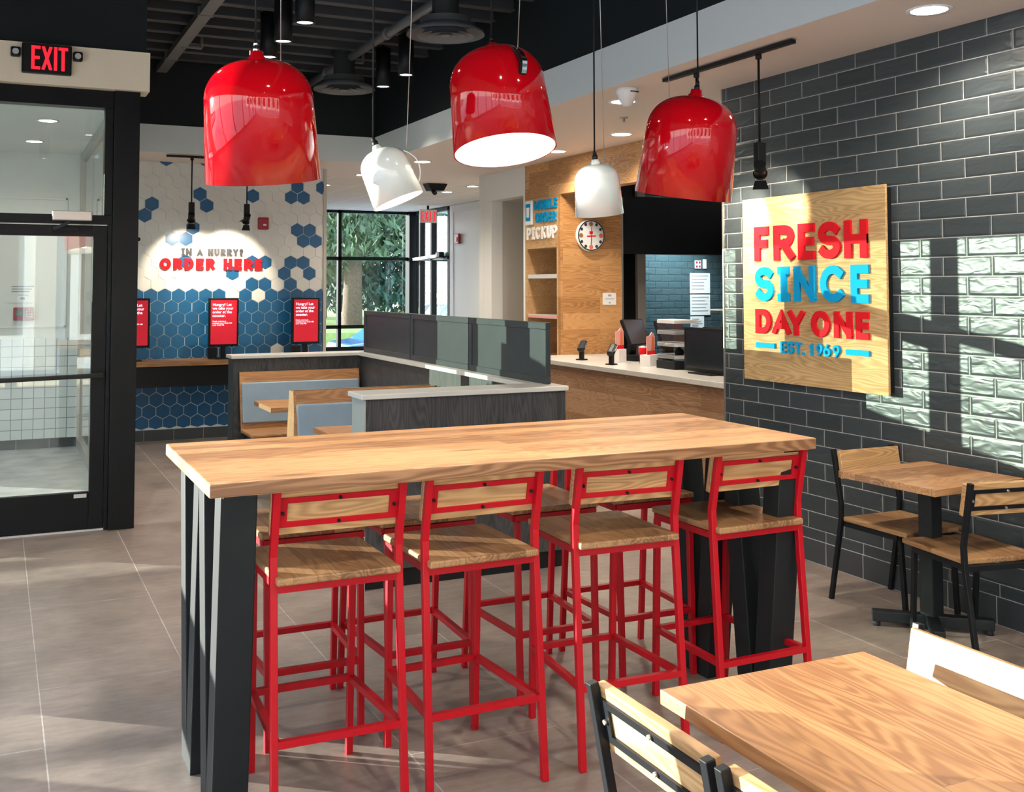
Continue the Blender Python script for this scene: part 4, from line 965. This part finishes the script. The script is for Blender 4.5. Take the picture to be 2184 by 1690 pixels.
MB().bar((0, -.051, 0), (.004, -.051, .09), .006, .002, (0, 1, 0)).build('minute_hand', M['sign_red'], ck)
MB().bar((0, -.053, 0), (-.004, -.053, -.095), .006, .002, (0, 1, 0)).build('hour_hand', M['sign_dark'], ck)
t = thing('notice', 'small white notice on the oak wall below the clock', 'notice', (5.96, 9.65, 1.51))
MB().box(5.882, 6.045, 9.644, 9.650, 1.445, 1.572).build('sheet', M['paper'], t, world=True)
MB().box(5.945, 5.985, 9.6425, 9.644, 1.535, 1.555).box(5.91, 6.02, 9.6425, 9.644, 1.505, 1.512).box(5.955, 5.975, 9.6425, 9.644, 1.46, 1.475).build('printing', M['grayink'], t, world=True)

def scanner(x, y, label):
    t = thing('barcode_scanner', label, 'scanner', (x, y, .928), .45, group='black scanners on the counter')
    MB().box(-.045, .045, -.04, .04, 0, .012).bar((0, 0, .012), (0, .0, .10), .045, .035).build('stand', M['black'], t, bevel=.004)
    hd = MB().bar((-.055, -.02, .095), (.065, .01, .175), .07, .05, (0, 0, 1)).build('head', M['black'], t, bevel=.018, seg=3)
    MB().bar((-.03, -.058, .125), (.04, -.04, .165), .003, .012, (0, 0, 1)).build('lens', M['alum'], hd)
scanner(5.19, 8.91, 'black scanner nearest the pickup shelf')
scanner(5.13, 8.27, 'black scanner in front of the pink carton')
def carton(x, y, w, h, label, box):
    t = thing('menu_carton', label, 'carton', (x, y, .928), .5, group='pink printed cartons on the counter')
    MB().box(-w / 2, w / 2, -.05, .05, 0, box).build('box', M['white_card'], t, bevel=.003)
    MB().prism([(-.075, 0), (.075, 0), (.075, .16), (.055, .19), (.02, .20), (-.02, .17), (-.075, .165)], (0, -.01, box), (1, 0, 0), (0, 0, 1), .008).build('card', M['pink'], t)
    MB().prism([(0.0, .04), (.055, .04), (.05, .15), (.02, .165)], (0, -.0185, box), (1, 0, 0), (0, 0, 1), .002).build('picture', M['orange'], t)
    MB().prism([(-.075, 0), (.075, 0), (.075, .035), (-.075, .035)], (0, -.0185, box), (1, 0, 0), (0, 0, 1), .002).build('red_band', M['sign_red'], t)
carton(5.36, 8.52, .14, .3, 'white box with a pink printed card, next to the till screen', .125)
carton(5.38, 8.03, .17, .3, 'low white boxes with a pink printed card, beside the acrylic display', .10)
def till(x, y, label, rz):
    t = thing('till_terminal', label, 'till', (x, y, .928), rz, group='till screens on the counter')
    MB().box(-.12, .12, -.08, .12, 0, .06).bar((0, .08, .05), (0, .05, .22), .10, .05).build('base', M['black'], t, bevel=.008)
    d = Vector((0, .42, .9)).normalized(); n = Vector((0, -.9, .42)).normalized(); c = Vector((0, -.02, .14))
    MB().prism([(-.16, 0), (.16, 0), (.16, .27), (-.16, .27)], c, (1, 0, 0), d, .035).build('screen_case', M['black'], t, bevel=.006)
    MB().prism([(-.148, .012), (.148, .012), (.148, .258), (-.148, .258)], c + n * .0355, (1, 0, 0), d, .001).build('screen', M['dark_screen'], t)
till(5.64, 8.62, 'dark till screen tilted up beside the oak wall', .35)
till(5.72, 8.15, 'dark till screen half hidden behind the red drink cup and cartons', .1)
rc = thing('back_counter', 'low staff worktop behind the service counter', 'counter', (5.72, 8.2, 0))
MB().box(5.565, 6.05, 5.80, 9.64, .885, .928).box(5.60, 6.0, 5.82, 9.6, 0, .885).build('worktop', M['stone'], rc, world=True)
t = thing('drink_cup', 'red drink cup between the till screens', 'cup', (5.47, 8.27, .928))
MB().lathe([(0, 0), (.03, 0), (.038, .14), (.034, .145), (0, .146)], 20).build('body', M['sign_red'], t)
MB().lathe([(0, .146), (.034, .146), (.036, .155), (0, .165)], 20).build('lid', M['sign_white'], t)
ds = thing('acrylic_display', 'tiered clear acrylic display on a black base beside the black panel', 'display', (5.43, 7.72, .928))
poly = [(-.13, -.19), (.02, -.19), (.13, -.19), (.13, .19), (-.04, .19), (-.13, .08)]
MB().prism(poly, (0, 0, 0), (1, 0, 0), (0, 1, 0), .07).build('base', M['black'], ds, bevel=.004)
for z in (.09, .195, .30, .395):
    MB().prism([(a * .95, c * .95) for a, c in poly], (0, 0, z), (1, 0, 0), (0, 1, 0), .028).build('tier', M['white_card'] if z != .09 else M['cap'], ds)
MB().prism([(a * .95, c * .95) for a, c in poly], (0, 0, .072), (1, 0, 0), (0, 1, 0), .32).build('acrylic_shell', M['clear'], ds)
t = thing('dressing_bottle', 'small dark bottle inside the acrylic display', 'bottle', (5.43, 7.64, .928 + .12))
MB().lathe([(0, 0), (.035, 0), (.042, .02), (.035, .045), (.012, .06), (.012, .07), (0, .071)], 20).build('body', M['black'], t)
t = thing('counter_monitor', 'large black monitor panel on the counter by the tile wall', 'monitor', (5.30, 7.05, .928))
MB().box(-.02, .02, -.34, .31, .012, .375).build('case', M['black'], t, bevel=.004)
MB().box(-.10, .10, -.15, .15, 0, .012).build('base', M['black'], t)
MB().box(-.0215, -.02, -.31, .28, .04, .35).build('panel', plain('smoked_panel', (.012, .016, .02), .2), t)
def bin_(x, y, label):
    t = thing('clear_bin', label, 'container', (x, y, .928 + .376), group='clear bins behind the black panel')
    MB().prism([(-.05, 0), (.05, 0), (.06, .14), (-.06, .14)], (0, .06, 0), (1, 0, 0), (0, 0, 1), .12).build('body', M['clear'], t)
    MB().box(-.066, .066, -.066, .066, .14, .152).build('rim', M['cap'], t)
rk = thing('bin_rack', 'dark rack holding clear bins behind the black panel', 'rack', (5.48, 7.0, .928))
MB().box(-.09, .09, -.30, .25, .355, .376).box(-.085, .085, -.29, -.27, 0, .355).box(-.085, .085, .22, .24, 0, .355).build('frame', M['black'], rk)
bin_(5.48, 7.12, 'clear bin nearest the acrylic display'); bin_(5.48, 6.93, 'clear bin nearest the tile wall end')
def posted(x0, x1, z0, z1, label):
    t = thing('posted_sheet', label, 'paper', ((x0 + x1) / 2, 11.19, z0), group='sheets posted on the kitchen wall')
    MB().box(x0, x1, 11.184, 11.19, z0, z1).build('sheet', M['paper'], t, world=True)
    b = MB()
    for i in range(5):
        z = z1 - .035 - i * (z1 - z0 - .05) / 5; b.box(x0 + .02, x1 - .02 - random.random() * .08, 11.182, 11.184, z - .008, z + .006)
    b.build('printing', M['grayink'], t, world=True)
posted(8.124, 8.438, 1.551, 1.811, 'upper white sheet posted on the kitchen tile wall')
posted(8.126, 8.436, 1.270, 1.535, 'middle white sheet posted on the kitchen tile wall')
posted(8.126, 8.337, 1.06, 1.255, 'lowest white sheet on the kitchen wall, behind the clear bins')
t = thing('wall_outlet', 'four socket outlet on the kitchen tile wall', 'outlet', (8.27, 11.19, 1.92))
MB().box(8.21, 8.30, 11.185, 11.2, 1.87, 1.975).build('plate', M['paper'], t, world=True)
b = MB()
for i in (8.232, 8.278):
    for j in (1.897, 1.948): b.box(i - .012, i + .012, 11.182, 11.185, j - .014, j + .014)
b.build('sockets', M['alarm'], t, world=True)
t = thing('light_switch', 'white switch plate beside the four socket outlet', 'switch', (8.36, 11.19, 1.92))
MB().box(8.335, 8.385, 11.185, 11.2, 1.87, 1.99).build('plate', M['sign_white'], t, world=True)
MB().box(8.35, 8.37, 11.18, 11.185, 1.91, 1.95).build('rocker', M['paper'], t, world=True)
# unseen strip lamp, added to light the kitchen tile wall
kl = thing('added_kitchen_lamp', 'unseen strip lamp added to light the kitchen tile wall', 'lamp', (7.75, 10.6, 2.6))
MB().box(-.5, .5, -.06, .06, 0, .05).build('housing', M['sign_white'], kl)
MB().box(-.48, .48, -.05, .05, -.006, 0).build('diffuser', M['lamp'], kl)
spot('kitchen_beam', (7.75, 10.55, 2.55), (7.75, 11.2, 1.45), 95, 100, .8, (.75, .95, 1.0), .2)
spot('kitchen_fill', (7.0, 8.0, 2.85), (6.6, 8.0, .9), 40, 140, .8, (1, .9, .8), .2)  # fill light added behind the counter, without a fitting
